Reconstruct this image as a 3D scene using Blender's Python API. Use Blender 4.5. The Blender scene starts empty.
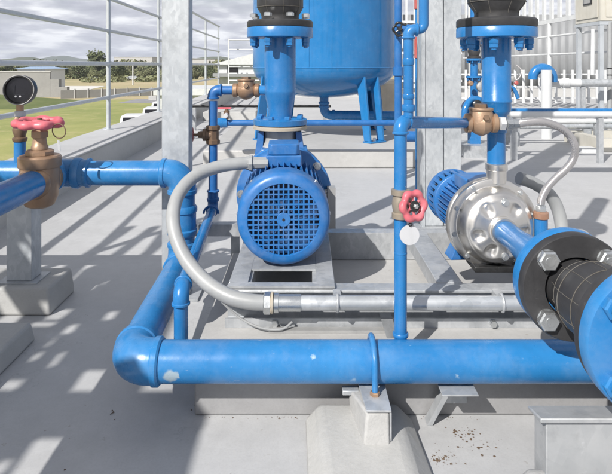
import bpy, math, random
from mathutils import Vector, Matrix
random.seed(11)
PI = math.pi
F = 560.0          # focal length in photo pixels
HC = 1.05          # camera height above the roof
C = bpy.context.scene.collection

def P(px, py, Y):  # a point measured in the photograph at real distance Y
    return Vector(((px-306)*Y/F, Y, HC-(py-65)*Y/F))
def V(*a): return Vector(a)

# ------------------------------------------------------------------ mesh builder
class MB:
    def __init__(s): s.v=[]; s.f=[]
    def add(s, vs, fs):
        n=len(s.v); s.v += [tuple(v) for v in vs]; s.f += [tuple(i+n for i in f) for f in fs]
        return s
    def box(s, x0,x1,y0,y1,z0,z1):
        vs=[(x,y,z) for z in (z0,z1) for y in (y0,y1) for x in (x0,x1)]
        return s.add(vs, [(0,2,3,1),(4,5,7,6),(0,1,5,4),(2,6,7,3),(0,4,6,2),(1,3,7,5)])
    def hexa(s, b, t):   # bottom quad ccw, top quad ccw
        return s.add(list(b)+list(t), [(3,2,1,0),(4,5,6,7),(0,1,5,4),(1,2,6,5),(2,3,7,6),(3,0,4,7)])
    def obox(s, o, ax, ay, az):  # oriented box from corner
        o=Vector(o);ax=Vector(ax);ay=Vector(ay);az=Vector(az)
        return s.hexa([o,o+ax,o+ax+ay,o+ay],[o+az,o+ax+az,o+ax+ay+az,o+ay+az])
    def prism(s, poly, o, u, v, w):
        o=Vector(o);u=Vector(u);v=Vector(v);w=Vector(w); n=len(poly)
        a=[o+u*p[0]+v*p[1] for p in poly]; b=[q+w for q in a]
        fs=[tuple(range(n))[::-1], tuple(range(n,2*n))]+[(i,(i+1)%n,n+(i+1)%n,n+i) for i in range(n)]
        return s.add(a+b, fs)
    def lathe(s, o, axis, prof, seg=40, cap=True, wob=None):
        o=Vector(o); a=Vector(axis).normalized()
        u=a.cross(V(0,0,1)); u = u.normalized() if u.length>1e-3 else V(1,0,0)
        w=a.cross(u); n=len(prof); vs=[]; fs=[]
        for (t,r) in prof:
            for k in range(seg):
                th=2*PI*k/seg; rr=r*(wob(th) if wob else 1)
                vs.append(o+a*t+(u*math.cos(th)+w*math.sin(th))*rr)
        for i in range(n-1):
            for k in range(seg):
                k2=(k+1)%seg; fs.append((i*seg+k,i*seg+k2,(i+1)*seg+k2,(i+1)*seg+k))
        if cap:
            fs.append(tuple(range(seg))[::-1]); fs.append(tuple((n-1)*seg+k for k in range(seg)))
        return s.add(vs,fs)
    def cyl(s, p, q, r, seg=28):
        p=Vector(p);q=Vector(q); return s.lathe(p,q-p,[(0,r),((q-p).length,r)],seg)
    def tube(s, pts, r, seg=20, cap=True, closed=False):
        pts=[Vector(p) for p in pts]; n=len(pts); rad = r if callable(r) else (lambda i:r)
        tans=[]
        for i in range(n):
            if closed: t=pts[(i+1)%n]-pts[i-1]
            else: t=pts[min(i+1,n-1)]-pts[max(i-1,0)]
            tans.append(t.normalized())
        ref=V(0,0,1) if abs(tans[0].z)<.9 else V(1,0,0)
        u=(ref-tans[0]*ref.dot(tans[0])).normalized(); vs=[]; fs=[]
        for i in range(n):
            t=tans[i]; u=(u-t*u.dot(t)).normalized(); w=t.cross(u)
            for k in range(seg):
                th=2*PI*k/seg; vs.append(pts[i]+(u*math.cos(th)+w*math.sin(th))*rad(i))
        m = n if closed else n-1
        for i in range(m):
            j=(i+1)%n
            for k in range(seg):
                k2=(k+1)%seg; fs.append((i*seg+k,i*seg+k2,j*seg+k2,j*seg+k))
        if cap and not closed:
            fs.append(tuple(range(seg))[::-1]); fs.append(tuple((n-1)*seg+k for k in range(seg)))
        return s.add(vs,fs)
    def torus(s, o, axis, R, r, seg=40, rs=10, a0=0, a1=2*PI):
        o=Vector(o); a=Vector(axis).normalized()
        u=a.cross(V(0,0,1)); u = u.normalized() if u.length>1e-3 else V(1,0,0)
        w=a.cross(u); full=abs(a1-a0-2*PI)<1e-6
        m=seg if full else seg+1
        pts=[o+(u*math.cos(a0+(a1-a0)*k/seg)+w*math.sin(a0+(a1-a0)*k/seg))*R for k in range(m)]
        return s.tube(pts, r, rs, closed=full)
    def hexb(s, o, axis, r, h, ch=True):
        prof=[(0,r),(h*.82,r),(h,r*.84)] if ch else [(0,r),(h,r)]
        return s.lathe(o,axis,prof,6)
    def build(s, name, mat, parent=None, label=None, bevel=0, ang=38, seg=2):
        me=bpy.data.meshes.new(name); me.from_pydata(s.v,[],s.f)
        o=bpy.data.objects.new(name,me); C.objects.link(o)
        me.materials.append(mat)
        L=V(0,0,0); p=parent
        while p is not None: L=L+p.location; p=p.parent
        if L.length>0: me.transform(Matrix.Translation(-L))
        if parent: o.parent=parent
        for pl in me.polygons: pl.use_smooth=True
        me.set_sharp_from_angle(angle=math.radians(ang))
        if bevel:
            b=o.modifiers.new('edge','BEVEL'); b.width=bevel; b.segments=seg; b.limit_method='ANGLE'; b.angle_limit=math.radians(40)
            b.harden_normals=False
        if label: o['label']=label
        return o

def thing(name, label, cat, loc=(0,0,0), group=None):
    o=bpy.data.objects.new(name,None); C.objects.link(o); o.location=loc; o.empty_display_size=.1
    o['label']=label; o['category']=cat
    if group: o['group']=group
    return o
def tag(o,label,cat,group=None,kind=None):
    o['label']=label; o['category']=cat
    if group: o['group']=group
    if kind: o['kind']=kind
    return o
def struct(o, kind='structure'): o['kind']=kind; return o
def place(o, loc):   # put origin at base without moving the mesh
    o.data.transform(Matrix.Translation(-Vector(loc))); o.location=loc; return o
def fillet(pts, rad, n=9):
    pts=[Vector(p) for p in pts]; out=[pts[0]]
    for i in range(1,len(pts)-1):
        a=(pts[i-1]-pts[i]).normalized(); b=(pts[i+1]-pts[i]).normalized()
        p0=pts[i]+a*rad; p1=pts[i]+b*rad
        for k in range(n+1):
            t=k/n; out.append(p0*(1-t)**2+pts[i]*2*t*(1-t)*.98+p1*t**2 + pts[i]*2*t*(1-t)*.02)
    out.append(pts[-1]); return out
def smooth_path(pts, n=8):
    pts=[Vector(p) for p in pts]; out=[]; m=len(pts)
    for i in range(m-1):
        p0=pts[max(i-1,0)];p1=pts[i];p2=pts[i+1];p3=pts[min(i+2,m-1)]
        for k in range(n):
            t=k/n
            out.append(.5*((2*p1)+(p2-p0)*t+(2*p0-5*p1+4*p2-p3)*t*t+(3*p1-p0-3*p2+p3)*t**3))
    out.append(pts[-1]); return out

# ------------------------------------------------------------------ materials
def N(nt,typ,**kw):
    n=nt.nodes.new(typ)
    for k,v in kw.items(): setattr(n,k,v)
    return n
def base_mat(name):
    m=bpy.data.materials.new(name); m.use_nodes=True; nt=m.node_tree
    b=nt.nodes['Principled BSDF']; return m,nt,b
def geo_pos(nt):
    return N(nt,'ShaderNodeNewGeometry').outputs['Position']
def noise(nt,vec,scale,detail=4,rough=.55,out='Fac'):
    n=N(nt,'ShaderNodeTexNoise'); n.inputs['Scale'].default_value=scale; n.inputs['Detail'].default_value=detail
    n.inputs['Roughness'].default_value=rough; nt.links.new(vec,n.inputs['Vector']); return n.outputs[out]
def ramp(nt,fac,stops):
    r=N(nt,'ShaderNodeValToRGB'); e=r.color_ramp.elements
    while len(e)>1: e.remove(e[0])
    e[0].position=stops[0][0]; e[0].color=(*stops[0][1],1) if not isinstance(stops[0][1],float) else (stops[0][1],)*3+(1,)
    for p,c in stops[1:]:
        q=e.new(p); q.color=(*c,1) if not isinstance(c,float) else (c,)*3+(1,)
    nt.links.new(fac,r.inputs['Fac']); return r.outputs['Color']
def mix(nt,fac,a,b,mode='MIX'):
    m=N(nt,'ShaderNodeMix',data_type='RGBA',blend_type=mode)
    for s,v in ((m.inputs[0],fac),(m.inputs[6],a),(m.inputs[7],b)):
        if hasattr(v,'is_linked') or hasattr(v,'node'): nt.links.new(v,s)
        elif isinstance(v,(int,float)): s.default_value=v
        else: s.default_value=(*v,1)
    return m.outputs[2]
def bump(nt,b,h,strength,dist):
    n=N(nt,'ShaderNodeBump'); n.inputs['Strength'].default_value=strength; n.inputs['Distance'].default_value=dist
    nt.links.new(h,n.inputs['Height']); nt.links.new(n.outputs[0],b.inputs['Normal'])

def paint(name, c, c2=None, rough=.33, speck=None, grime=.25, metallic=0, bumpd=.0006, patch=None, dust=(.42,.45,.48)):
    m,nt,b=base_mat(name); p=geo_pos(nt)
    c2=c2 or tuple(x*.8 for x in c)
    col=mix(nt, ramp(nt,noise(nt,p,5,5),[(.35,0.0),(.65,1.0)]), c, c2)
    if speck:
        f=ramp(nt,noise(nt,p,70,3,.7),[(.69,0.0),(.73,1.0)])
        f2=ramp(nt,noise(nt,p,4.5,3),[(.5,0.0),(.62,.8)])
        mm=N(nt,'ShaderNodeMath',operation='MULTIPLY'); nt.links.new(f,mm.inputs[0]); nt.links.new(f2,mm.inputs[1])
        col=mix(nt,mm.outputs[0],col,speck)
    if grime:
        g=ramp(nt,noise(nt,p,11,6,.7),[(.45,0.0),(.8,grime)])
        col=mix(nt,g,col,dust)
    mp=N(nt,'ShaderNodeMapping'); mp.inputs['Scale'].default_value=(1,1,.07); nt.links.new(p,mp.inputs['Vector'])
    stx=ramp(nt,noise(nt,mp.outputs[0],38,4,.6),[(.52,0.0),(.75,.28)])
    col=mix(nt,stx,col,tuple(x*.62 for x in c))
    sc1=N(nt,'ShaderNodeMapping'); sc1.inputs['Scale'].default_value=(.25,1,1); sc1.inputs['Rotation'].default_value=(.3,.5,.2); nt.links.new(p,sc1.inputs['Vector'])
    scr=ramp(nt,noise(nt,sc1.outputs[0],110,3,.6),[(.70,0.0),(.735,.35)])
    col=mix(nt,scr,col,dust)
    if patch:
        for (c0,rad,pc) in patch:
            d=N(nt,'ShaderNodeVectorMath',operation='DISTANCE'); nt.links.new(p,d.inputs[0]); d.inputs[1].default_value=c0
            ns=N(nt,'ShaderNodeMath',operation='MULTIPLY_ADD'); nt.links.new(noise(nt,p,60,3),ns.inputs[0]); ns.inputs[1].default_value=.02; nt.links.new(d.outputs['Value'],ns.inputs[2])
            f=ramp(nt,ns.outputs[0],[(rad*.95+.01,1.0),(rad*1.05+.011,0.0)])
            col=mix(nt,f,col,pc)
    nt.links.new(col,b.inputs['Base Color'])
    rr=ramp(nt,noise(nt,p,18,4),[(.3,max(0.02,rough-.07)),(.7,rough+.12)]); nt.links.new(rr,b.inputs['Roughness'])
    b.inputs['Metallic'].default_value=metallic
    bump(nt,b,noise(nt,p,45,4,.6),.5,bumpd)
    return m

M={}
BL=(.020,.175,.44)
M['blue']=paint('blue_paint',BL,(.015,.145,.38),.24,speck=(.35,.5,.62),grime=.10)
M['blue_main']=paint('blue_paint_scuffed',(.026,.19,.45),(.017,.155,.39),.26,speck=(.4,.55,.66),grime=.16,
    patch=[((-.375,1.545,.189),.017,(.30,.385,.45)),((-.36,1.545,.192),.011,(.30,.385,.45)),((.02,1.56,.235),.006,(.34,.46,.56)),((.42,1.55,.19),.007,(.34,.46,.56)),((.13,1.55,.18),.005,(.3,.42,.54))])
M['blue_dark']=paint('dark_blue_paint',(.018,.135,.38),(.014,.11,.33),.33,grime=.1)
M['blue_motor']=paint('motor_blue_enamel',(.016,.15,.42),(.011,.115,.35),.36,grime=.22)
M['blue_tank']=paint('tank_blue_gloss',(.018,.175,.43),(.015,.155,.39),.12,grime=.06,bumpd=.0006)
M['galv']=None
def galv(name,c1=(.34,.36,.38),c2=(.50,.515,.53),metal=.35,rough=.42,sc=55):
    m,nt,b=base_mat(name); p=geo_pos(nt)
    mp=N(nt,'ShaderNodeMapping'); mp.inputs['Scale'].default_value=(1,1,.55); nt.links.new(p,mp.inputs['Vector'])
    v=N(nt,'ShaderNodeTexVoronoi'); v.inputs['Scale'].default_value=sc; nt.links.new(mp.outputs[0],v.inputs['Vector'])
    sep=N(nt,'ShaderNodeSeparateColor'); nt.links.new(v.outputs['Color'],sep.inputs[0])
    n2=noise(nt,p,7,5,.65)
    add=N(nt,'ShaderNodeMath',operation='MULTIPLY_ADD'); nt.links.new(sep.outputs[0],add.inputs[0]); add.inputs[1].default_value=.22; nt.links.new(n2,add.inputs[2])
    col=ramp(nt,add.outputs[0],[(.35,c1),(.85,c2)])
    st=ramp(nt,noise(nt,p,23,5,.7),[(.62,0.0),(.74,.55)])
    col=mix(nt,st,col,tuple(min(1,x*1.25) for x in c2))
    ru=ramp(nt,noise(nt,p,31,5,.75),[(.70,0.0),(.76,.5)]); col=mix(nt,ru,col,(.24,.17,.11))
    dk=ramp(nt,noise(nt,p,5,6,.7),[(.52,0.0),(.62,.3)]); col=mix(nt,dk,col,tuple(x*.6 for x in c1))
    nt.links.new(col,b.inputs['Base Color'])
    b.inputs['Metallic'].default_value=metal
    r=ramp(nt,sep.outputs[1],[(0,rough-.08),(1,rough+.12)]); nt.links.new(r,b.inputs['Roughness'])
    bump(nt,b,n2,.35,.001)
    return m
M['galv']=galv('galvanised_steel')
M['galv_col']=galv('galvanised_column_steel',(.36,.385,.41),(.52,.545,.565),.3,.5,60)
M['galv_big']=galv('weathered_galvanised_plate',(.31,.325,.34),(.42,.43,.44),.3,.5,25)
M['galv_pipe']=galv('galvanised_conduit',(.40,.43,.45),(.62,.64,.66),.5,.35,30)
def concrete(name,c,spots=.0,rough=.8,scale=1,b1=.002,stain=(.16,.11,.07),cracks=0):
    m,nt,b=base_mat(name); p=geo_pos(nt)
    n1=noise(nt,p,1.4*scale,6,.6); n2=noise(nt,p,22*scale,5,.65); n3=noise(nt,p,160,2)
    col=mix(nt,ramp(nt,n1,[(.35,0.0),(.68,1.0)]),c,tuple(x*.87 for x in c))
    col=mix(nt,ramp(nt,n2,[(.42,0.0),(.75,.35)]),col,tuple(x*.74 for x in c))
    col=mix(nt,ramp(nt,n3,[(.45,0.0),(.8,.22)]),col,tuple(x*.6 for x in c))
    if cracks:
        ad=N(nt,'ShaderNodeVectorMath',operation='ADD'); nt.links.new(p,ad.inputs[0]); nt.links.new(noise(nt,p,3.5,5,.6,'Color'),ad.inputs[1])
        vo=N(nt,'ShaderNodeTexVoronoi',feature='DISTANCE_TO_EDGE'); vo.inputs['Scale'].default_value=1.1; nt.links.new(ad.outputs[0],vo.inputs['Vector'])
        ck=ramp(nt,vo.outputs['Distance'],[(0.0,cracks),(.0045,0.0)]); gate=ramp(nt,noise(nt,p,1.7,3),[(.50,0.0),(.60,1.0)])
        mk=N(nt,'ShaderNodeMath',operation='MULTIPLY'); nt.links.new(ck,mk.inputs[0]); nt.links.new(gate,mk.inputs[1])
        col=mix(nt,mk.outputs[0],col,tuple(x*.35 for x in c))
    st=ramp(nt,noise(nt,p,.8*scale,8,.72),[(.50,0.0),(.56,.22),(.60,.05)])
    col=mix(nt,st,col,tuple(x*.62 for x in c))
    lt=ramp(nt,noise(nt,p,3.3*scale,7,.7),[(.58,0.0),(.66,.35)])
    col=mix(nt,lt,col,tuple(min(1,x*1.13) for x in c))
    if spots:
        a=ramp(nt,noise(nt,p,34,4,.7),[(.66,0.0),(.70,1.0)]); q=ramp(nt,noise(nt,p,2.3,3),[(.53,0.0),(.68,spots)])
        mm=N(nt,'ShaderNodeMath',operation='MULTIPLY'); nt.links.new(a,mm.inputs[0]); nt.links.new(q,mm.inputs[1])
        col=mix(nt,mm.outputs[0],col,stain)
    nt.links.new(col,b.inputs['Base Color']); b.inputs['Roughness'].default_value=rough
    bump(nt,b,n2,.5,b1)
    return m
M['floor']=concrete('grey_roof_coating',(.472,.476,.482),spots=.75,rough=.55,b1=.0015,cracks=.35)
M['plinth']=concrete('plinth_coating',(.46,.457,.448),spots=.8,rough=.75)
M['plinth_shaded']=concrete('plinth_shaded_grey',(.30,.30,.305),spots=.3,rough=.7)  # darkened grey, deepens the long pipe's shadow on the plinth face
M['footing']=concrete('footing_concrete',(.43,.43,.42),spots=.1,rough=.8,b1=.004)
M['parapet']=concrete('parapet_concrete',(.48,.48,.47),rough=.8)
M['mortar']=concrete('white_mortar',(.41,.41,.405),rough=.9,b1=.008,spots=.4)
M['blockwall']=concrete('grey_block_wall',(.30,.30,.29),rough=.9,scale=.2)
M['rubber']=paint('black_rubber',(.026,.026,.028),(.036,.036,.038),.45,grime=.3,dust=(.10,.10,.105),bumpd=.001)
M['black']=paint('black_plastic',(.012,.012,.013),(.02,.02,.02),.3,grime=.05)
M['fan_blue']=paint('dark_blue_fan',(.015,.06,.18),(.01,.04,.12),.5,grime=.3)
M['dark_fan']=paint('dark_fan_plastic',(.02,.022,.03),(.03,.035,.05),.6,grime=.1)
M['bronze']=paint('bronze_casting',(.30,.185,.115),(.40,.27,.18),.42,metallic=.45,grime=.3,dust=(.42,.33,.25),bumpd=.002)
M['bronze_dark']=paint('tarnished_bronze',(.13,.085,.055),(.20,.13,.085),.5,metallic=.4,grime=.3,dust=(.3,.22,.16),bumpd=.002)
M['pink']=paint('faded_red_paint',(.52,.085,.115),(.60,.14,.17),.42,grime=.3,dust=(.7,.45,.45))
M['brass_dull']=paint('dull_brass',(.26,.22,.17),(.36,.31,.25),.45,metallic=.4,grime=.4,dust=(.4,.38,.35))
M['red']=paint('red_oxide_paint',(.45,.09,.08),None,.4)
M['conduit']=paint('grey_pvc_conduit',(.335,.345,.35),(.285,.295,.30),.4,grime=.15,dust=(.35,.33,.3))
M['white']=paint('white_paint',(.62,.635,.64),(.54,.555,.565),.4,grime=.12,dust=(.5,.48,.45))
M['rail']=paint('galvanised_rail_paint',(.50,.53,.56),(.43,.46,.49),.4,metallic=.25,grime=.15)
M['cream']=paint('cream_enamel',(.56,.54,.48),(.50,.48,.42),.4,grime=.1)
M['tape']=paint('white_thread_tape',(.50,.51,.53),(.45,.46,.48),.7,grime=.2)
M['gasket']=paint('weathered_gasket',(.50,.42,.30),(.38,.34,.28),.8,grime=.3)
M['castiron']=paint('grey_cast_iron',(.32,.32,.32),(.42,.42,.41),.5,metallic=.3,grime=.3)
M['copper']=paint('copper_collar',(.42,.20,.12),(.5,.3,.2),.4,metallic=.6)
M['zinc']=paint('zinc_bolt_steel',(.62,.64,.65),(.5,.52,.53),.26,metallic=.85,grime=.1)
M['seam']=paint('mould_seam_cream',(.12,.11,.095),None,.8)
M['tan']=paint('tan_plastic',(.60,.52,.40),None,.5)
M['cyan']=paint('turquoise_plastic',(.05,.48,.60),None,.4)
M['grit']=paint('dirt_brown',(.12,.08,.05),None,.9)
M['tag_alu']=paint('aluminium_tag',(.72,.73,.75),None,.3,metallic=.6)
def steel(name,rough=.2):
    m,nt,b=base_mat(name); p=geo_pos(nt)
    col=mix(nt,noise(nt,p,9,4),(.60,.585,.56),(.72,.70,.67)); nt.links.new(col,b.inputs['Base Color'])
    b.inputs['Metallic'].default_value=.95
    nt.links.new(ramp(nt,noise(nt,p,14,5),[(.3,rough-.04),(.75,rough+.13)]),b.inputs['Roughness'])
    bump(nt,b,noise(nt,p,9,2),.12,.001); return m
M['steel']=steel('stainless_steel',.33)
M['braid']=None
def braid():
    m,nt,b=base_mat('braided_steel_hose'); tc=geo_pos(nt)
    w=N(nt,'ShaderNodeTexWave'); w.inputs['Scale'].default_value=160; w.inputs['Distortion'].default_value=1.5; w.bands_direction='DIAGONAL'
    nt.links.new(tc,w.inputs['Vector'])
    nt.links.new(mix(nt,w.outputs['Fac'],(.45,.43,.43),(.68,.66,.65)),b.inputs['Base Color'])
    b.inputs['Metallic'].default_value=.8; b.inputs['Roughness'].default_value=.35; bump(nt,b,w.outputs['Fac'],.5,.001); return m
M['braid']=braid()
def glass_dark():
    m,nt,b=base_mat('dark_dial_glass'); p=geo_pos(nt)
    nt.links.new(mix(nt,noise(nt,p,20),(.008,.008,.01),(.02,.02,.025)),b.inputs['Base Color']); b.inputs['Roughness'].default_value=.08; return m
M['dial']=glass_dark()
def ground_mat(name,c1,c2,c3,s=.05,rough=.95):
    m,nt,b=base_mat(name); p=geo_pos(nt)
    col=mix(nt,ramp(nt,noise(nt,p,s,6,.6),[(.38,0.0),(.62,1.0)]),c1,c2)
    col=mix(nt,ramp(nt,noise(nt,p,s*7,5,.7),[(.5,0.0),(.72,.7)]),col,c3)
    nt.links.new(col,b.inputs['Base Color']); b.inputs['Roughness'].default_value=rough
    bump(nt,b,noise(nt,p,3,4),.6,.05); return m
M['lawn']=ground_mat('lawn_grass',(.20,.23,.065),(.29,.295,.10),(.40,.35,.17),.09)
M['bank']=ground_mat('bank_grass',(.09,.12,.03),(.13,.155,.05),(.16,.16,.06),.2)
M['dry']=ground_mat('dry_field',(.44,.36,.22),(.33,.29,.15),(.20,.21,.09),.02)
M['yard']=ground_mat('pale_yard',(.62,.61,.58),(.55,.54,.51),(.5,.48,.44),.1)
M['road']=ground_mat('grey_road',(.22,.22,.23),(.27,.27,.28),(.3,.3,.3),.2)
M['hill']=ground_mat('hill_scrub',(.07,.09,.05),(.10,.11,.06),(.05,.07,.035),.004)
def leaf(name,c1,c2):
    m,nt,b=base_mat(name); p=geo_pos(nt)
    oi=N(nt,'ShaderNodeObjectInfo')
    col=mix(nt,ramp(nt,noise(nt,p,.9,4),[(.35,0.0),(.65,1.0)]),c1,c2)
    col=mix(nt,oi.outputs['Random'],col,tuple(x*.6 for x in c2)); nt.links.new(col,b.inputs['Base Color'])
    b.inputs['Roughness'].default_value=.7; return m
M['leaf']=leaf('tree_leaves',(.075,.105,.04),(.15,.175,.075))
M['leaf2']=leaf('pale_tree_leaves',(.13,.15,.065),(.22,.225,.11))
M['bark']=paint('tree_bark',(.12,.09,.06),None,.9)
def corrug():
    m,nt,b=base_mat('grey_corrugated_sheet'); p=geo_pos(nt)
    nt.links.new(mix(nt,noise(nt,p,2,4),(.27,.28,.29),(.35,.36,.37)),b.inputs['Base Color']); b.inputs['Roughness'].default_value=.45; b.inputs['Metallic'].default_value=.3
    return m
M['corr']=corrug()
M['carglass']=glass_dark()
M['paleblue']=paint('pale_blue_sheet',(.30,.42,.60),None,.5)
M['carpaint']=paint('silver_car_paint',(.20,.22,.26),None,.3,metallic=.5)

# ------------------------------------------------------------------ ground, hills
g=MB(); S=3600; g.add([(-S,-600,-4.02),(S,-600,-4.02),(S,S,-4.02),(-S,S,-4.02)],[(0,1,2,3)]); struct(g.build('ground',M['dry']))
g=MB(); g.add([(-90,-20,-4.0),(12,-20,-4.0),(12,84,-4.0),(-90,78,-4.0)],[(0,1,2,3)]); struct(g.build('lawn',M['lawn']))
g=MB(); n=16; vs=[];fs=[]
for i in range(n+1):
    for j in range(5):
        x=-80+i*3.1; y=64+j*3.4+.01*x; h=(0,.5,1.1,1.5,1.5)[j]*(1-.9*max(0,(i-11))/5)
        vs.append((x,y,-3.99+h*.8+random.uniform(0,.1)*(j>0)))
for i in range(n):
    for j in range(4): a=i*5+j; fs.append((a,a+5,a+6,a+1))
g.add(vs,fs); struct(g.build('grass_bank',M['bank'],ang=80))
g=MB(); g.add([(-60,96,-3.99),(-40,92,-3.99),(-48,134,-3.99),(-64,134,-3.99)],[(0,1,2,3)]); struct(g.build('pale_yard',M['yard']))
g=MB(); g.add([(-25,74,-3.99),(10,76,-3.99),(10,86,-3.99),(-25,83,-3.99)],[(0,1,2,3)]); struct(g.build('paved_yard',M['road']))
def ridge(name,Y,prof,depth):
    g=MB(); vs=[];fs=[]; m=len(prof)
    for (x,h) in prof:
        X=(x-306)*Y/F
        vs+= [(X,Y-depth,-4.1),(X,Y-depth*.35,-4+h*.62),(X,Y,-4+h),(X,Y+depth,-4.1)]
    for i in range(m-1):
        for j in range(3): a=i*4+j; fs.append((a,a+4,a+5,a+1))
    g.add(vs,fs); return struct(g.build(name,M['hill'],ang=80))
def prof(x0,x1,hs,step=6,jit=2):
    out=[];x=x0
    while x<=x1:
        h=sum(a*math.exp(-((x-c)/w)**2) for (c,w,a) in hs)+random.uniform(-jit,jit)
        out.append((x,max(2,h))); x+=step
    return out
ridge('hills',2600,prof(-260,700,[(64,20,34),(98,18,26),(30,40,20),(-60,80,36),(190,60,18),(330,90,20),(520,120,30)],4,2.2),420)
ridge('near_hills',1300,prof(-260,700,[(30,26,18),(-40,60,20),(140,60,13),(215,30,20),(420,150,16)],4,1),160)

# ------------------------------------------------------------------ trees
def tree_proto(kind,h,w,mat):
    root=thing('tree','x','tree'); rnd=random.Random(kind*7+3)
    t=MB(); t.tube([(0,0,0),(.1,0,h*.3),(0,.1,h*.6)],lambda i:(.22,.16,.07)[i],8)
    for k in range(5):
        a=k*1.26+rnd.random(); t.tube([(0,0,h*(.25+.05*k)),(math.cos(a)*w*.25,math.sin(a)*w*.25,h*.55),(math.cos(a)*w*.36,math.sin(a)*w*.36,h*.72)],lambda i:(.09,.06,.03)[i],6)
    t.build('trunk',M['bark'],root)
    c=MB(); cl=[]
    for k in range(24):
        a=rnd.random()*6.28; r=w*.5*math.sqrt(rnd.random())*.8; z=h*(.12+.8*rnd.random())
        s=1-.55*abs((z/h)-.55)/.45; cl.append((math.cos(a)*r*s,math.sin(a)*r*s,z,w*(.13+.11*rnd.random())))
    for (cx,cy,cz,cr) in cl:
        for q in range(60):
            d=Vector((rnd.gauss(0,1),rnd.gauss(0,1),rnd.gauss(0,1))).normalized()*cr*(.55+.5*rnd.random())
            p=Vector((cx,cy,cz))+Vector((d.x,d.y,d.z*.8)); s=.12+.2*rnd.random()
            u=Vector((rnd.gauss(0,1),rnd.gauss(0,1),rnd.gauss(0,1))).normalized(); v=u.orthogonal().normalized()
            c.add([p-u*s-v*s*.6,p+u*s-v*s*.6,p+u*s*.7+v*s,p-u*s*.7+v*s],[(0,1,2,3)])
    c.build('crown',mat,root,ang=180); return root
def copy_tree(o,parent=None):
    c=o.copy(); C.objects.link(c); c.parent=parent
    for ch in list(o.children): copy_tree(ch,c)
    return c
protos=[tree_proto(0,5.2,6,M['leaf']),tree_proto(1,4.2,6.5,M['leaf2']),tree_proto(2,6.2,7,M['leaf'])]
used=[0,0,0]; rnd=random.Random(5)
pos=[]
for row,(Y,st) in enumerate(((205,8.5),(240,9.5),(285,11))):
    px=-20+row*3
    while px<300:
        pos.append((px+rnd.uniform(-2,2),Y+rnd.uniform(-9,9),rnd.choice((0,1,1,0,1,2)) ,rnd.uniform(.6,1.05)*(.85+.17*row)))
        px+=st*F/Y*.36*rnd.uniform(.7,1.3)
pos.append((98,215,2,1.62))
for i,(px,Y,k,sc) in enumerate(pos):
    o=protos[k] if not used[k] else copy_tree(protos[k]); used[k]=1
    o.location=((px-306)*Y/F,Y,-4.02); o.rotation_euler.z=rnd.random()*6.28; o.scale=(sc,sc,sc)
    o['group']='trees in the belt beyond the dry field'
    o['label']='bushy green tree in the distant belt beyond the dry field'
    if i==len(pos)-1: o['label']='large dark rounded tree standing above the distant tree belt'; del o['group']

wd=MB(); rw=random.Random(8)
for q in range(9000):
    X=rw.uniform(-210,30); top=5.5+1.6*math.sin(X*.11)+1.2*math.sin(X*.37+1); Y=rw.uniform(300,345)
    z=-4+top*(rw.random()**.7); s_=.35+.5*rw.random()
    u=Vector((rw.gauss(0,1),rw.gauss(0,1),rw.gauss(0,1))).normalized(); v=u.orthogonal().normalized(); p=Vector((X,Y,z))
    wd.add([p-u*s_-v*s_*.6,p+u*s_-v*s_*.6,p+u*s_*.7+v*s_,p-u*s_*.7+v*s_],[(0,1,2,3)])
o=wd.build('distant_wood',M['leaf2'],ang=180); tag(o,'continuous far-off band of green scrub and woodland along the horizon','woodland',kind='stuff')
wd=MB()
for q in range(5000):
    X=rw.uniform(-110,-20); Y=rw.choice((168,176,190,196))+rw.gauss(0,2)+6*math.sin(X*.13)
    if math.sin(X*.31+Y*.05)+math.sin(X*.13+2)<.1: continue
    z=-4+1.5*rw.random()**1.5; s_=.2+.3*rw.random()
    u=Vector((rw.gauss(0,1),rw.gauss(0,1),rw.gauss(0,1))).normalized(); v=u.orthogonal().normalized(); p=Vector((X,Y,z))
    wd.add([p-u*s_-v*s_*.6,p+u*s_-v*s_*.6,p+u*s_*.7+v*s_,p-u*s_*.7+v*s_],[(0,1,2,3)])
o=wd.build('field_scrub',M['leaf2'],ang=180); tag(o,'patchy low scrub growing in the dry field before the trees','scrub',kind='stuff')
# ------------------------------------------------------------------ far buildings, wall, cars
def house(name,label,x0,x1,Y,depth,h,ridgeh,mw,roofm,win):
    t=thing(name,label,'building',((x0+x1)/2,Y,-4.02))
    z0=-4.02; g=MB().box(x0,x1,Y,Y+depth,z0,z0+h); g.build('wall',mw,t)
    r=MB(); xm=(x0+x1)/2
    if ridgeh>0:
        r.prism([(0,0),(x1-x0+1,0),((x1-x0+1)/2,ridgeh)],(x0-.5,Y-.4,z0+h+.003),(1,0,0),(0,0,1),(0,depth+.8,0))
    else: r.box(x0-.2,x1+.2,Y-.2,Y+depth+.2,z0+h+.003,z0+h+.35)
    r.build('roof',roofm,t)
    for (a,b,c,d) in win:
        w=MB().box(a,b,Y-.06,Y-.004,z0+c,z0+d).build('window',M['carglass'],t)
        MB().box(a-.08,b+.08,Y-.09,Y-.062,z0+c-.1,z0+c-.004).build('sill',mw,w)
    return t
house('warehouse','low pale warehouse rising behind the distant trees',-137,-110,400,40,10.6,0,M['parapet'],M['corr'],[])
house('warehouse','far pale shed with a pitched roof right of the flat warehouse, half hidden in trees',-105,-70,430,30,9.5,1.0,M['parapet'],M['corr'],[])
hb=house('gabled_building','white gabled building beyond the back railing of the roof',-6.6,2.5,42,14,5.1,1.3,M['white'],M['white'],[(-5.9,-5.1,4.2,5.0),(-3.5,-2.4,1.4,2.6)])
MB().box(-6.9,2.8,41.4,41.94,-.6+1.3-.5,-.35+1.3-.5).build('fascia_band',M['corr'],hb)
house('low_building','low white block building in front of the gabled building',-8.2,-4.4,31,5,3.4,0,M['white'],M['white'],[(-7.3,-6.3,1.6,2.6)])
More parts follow.
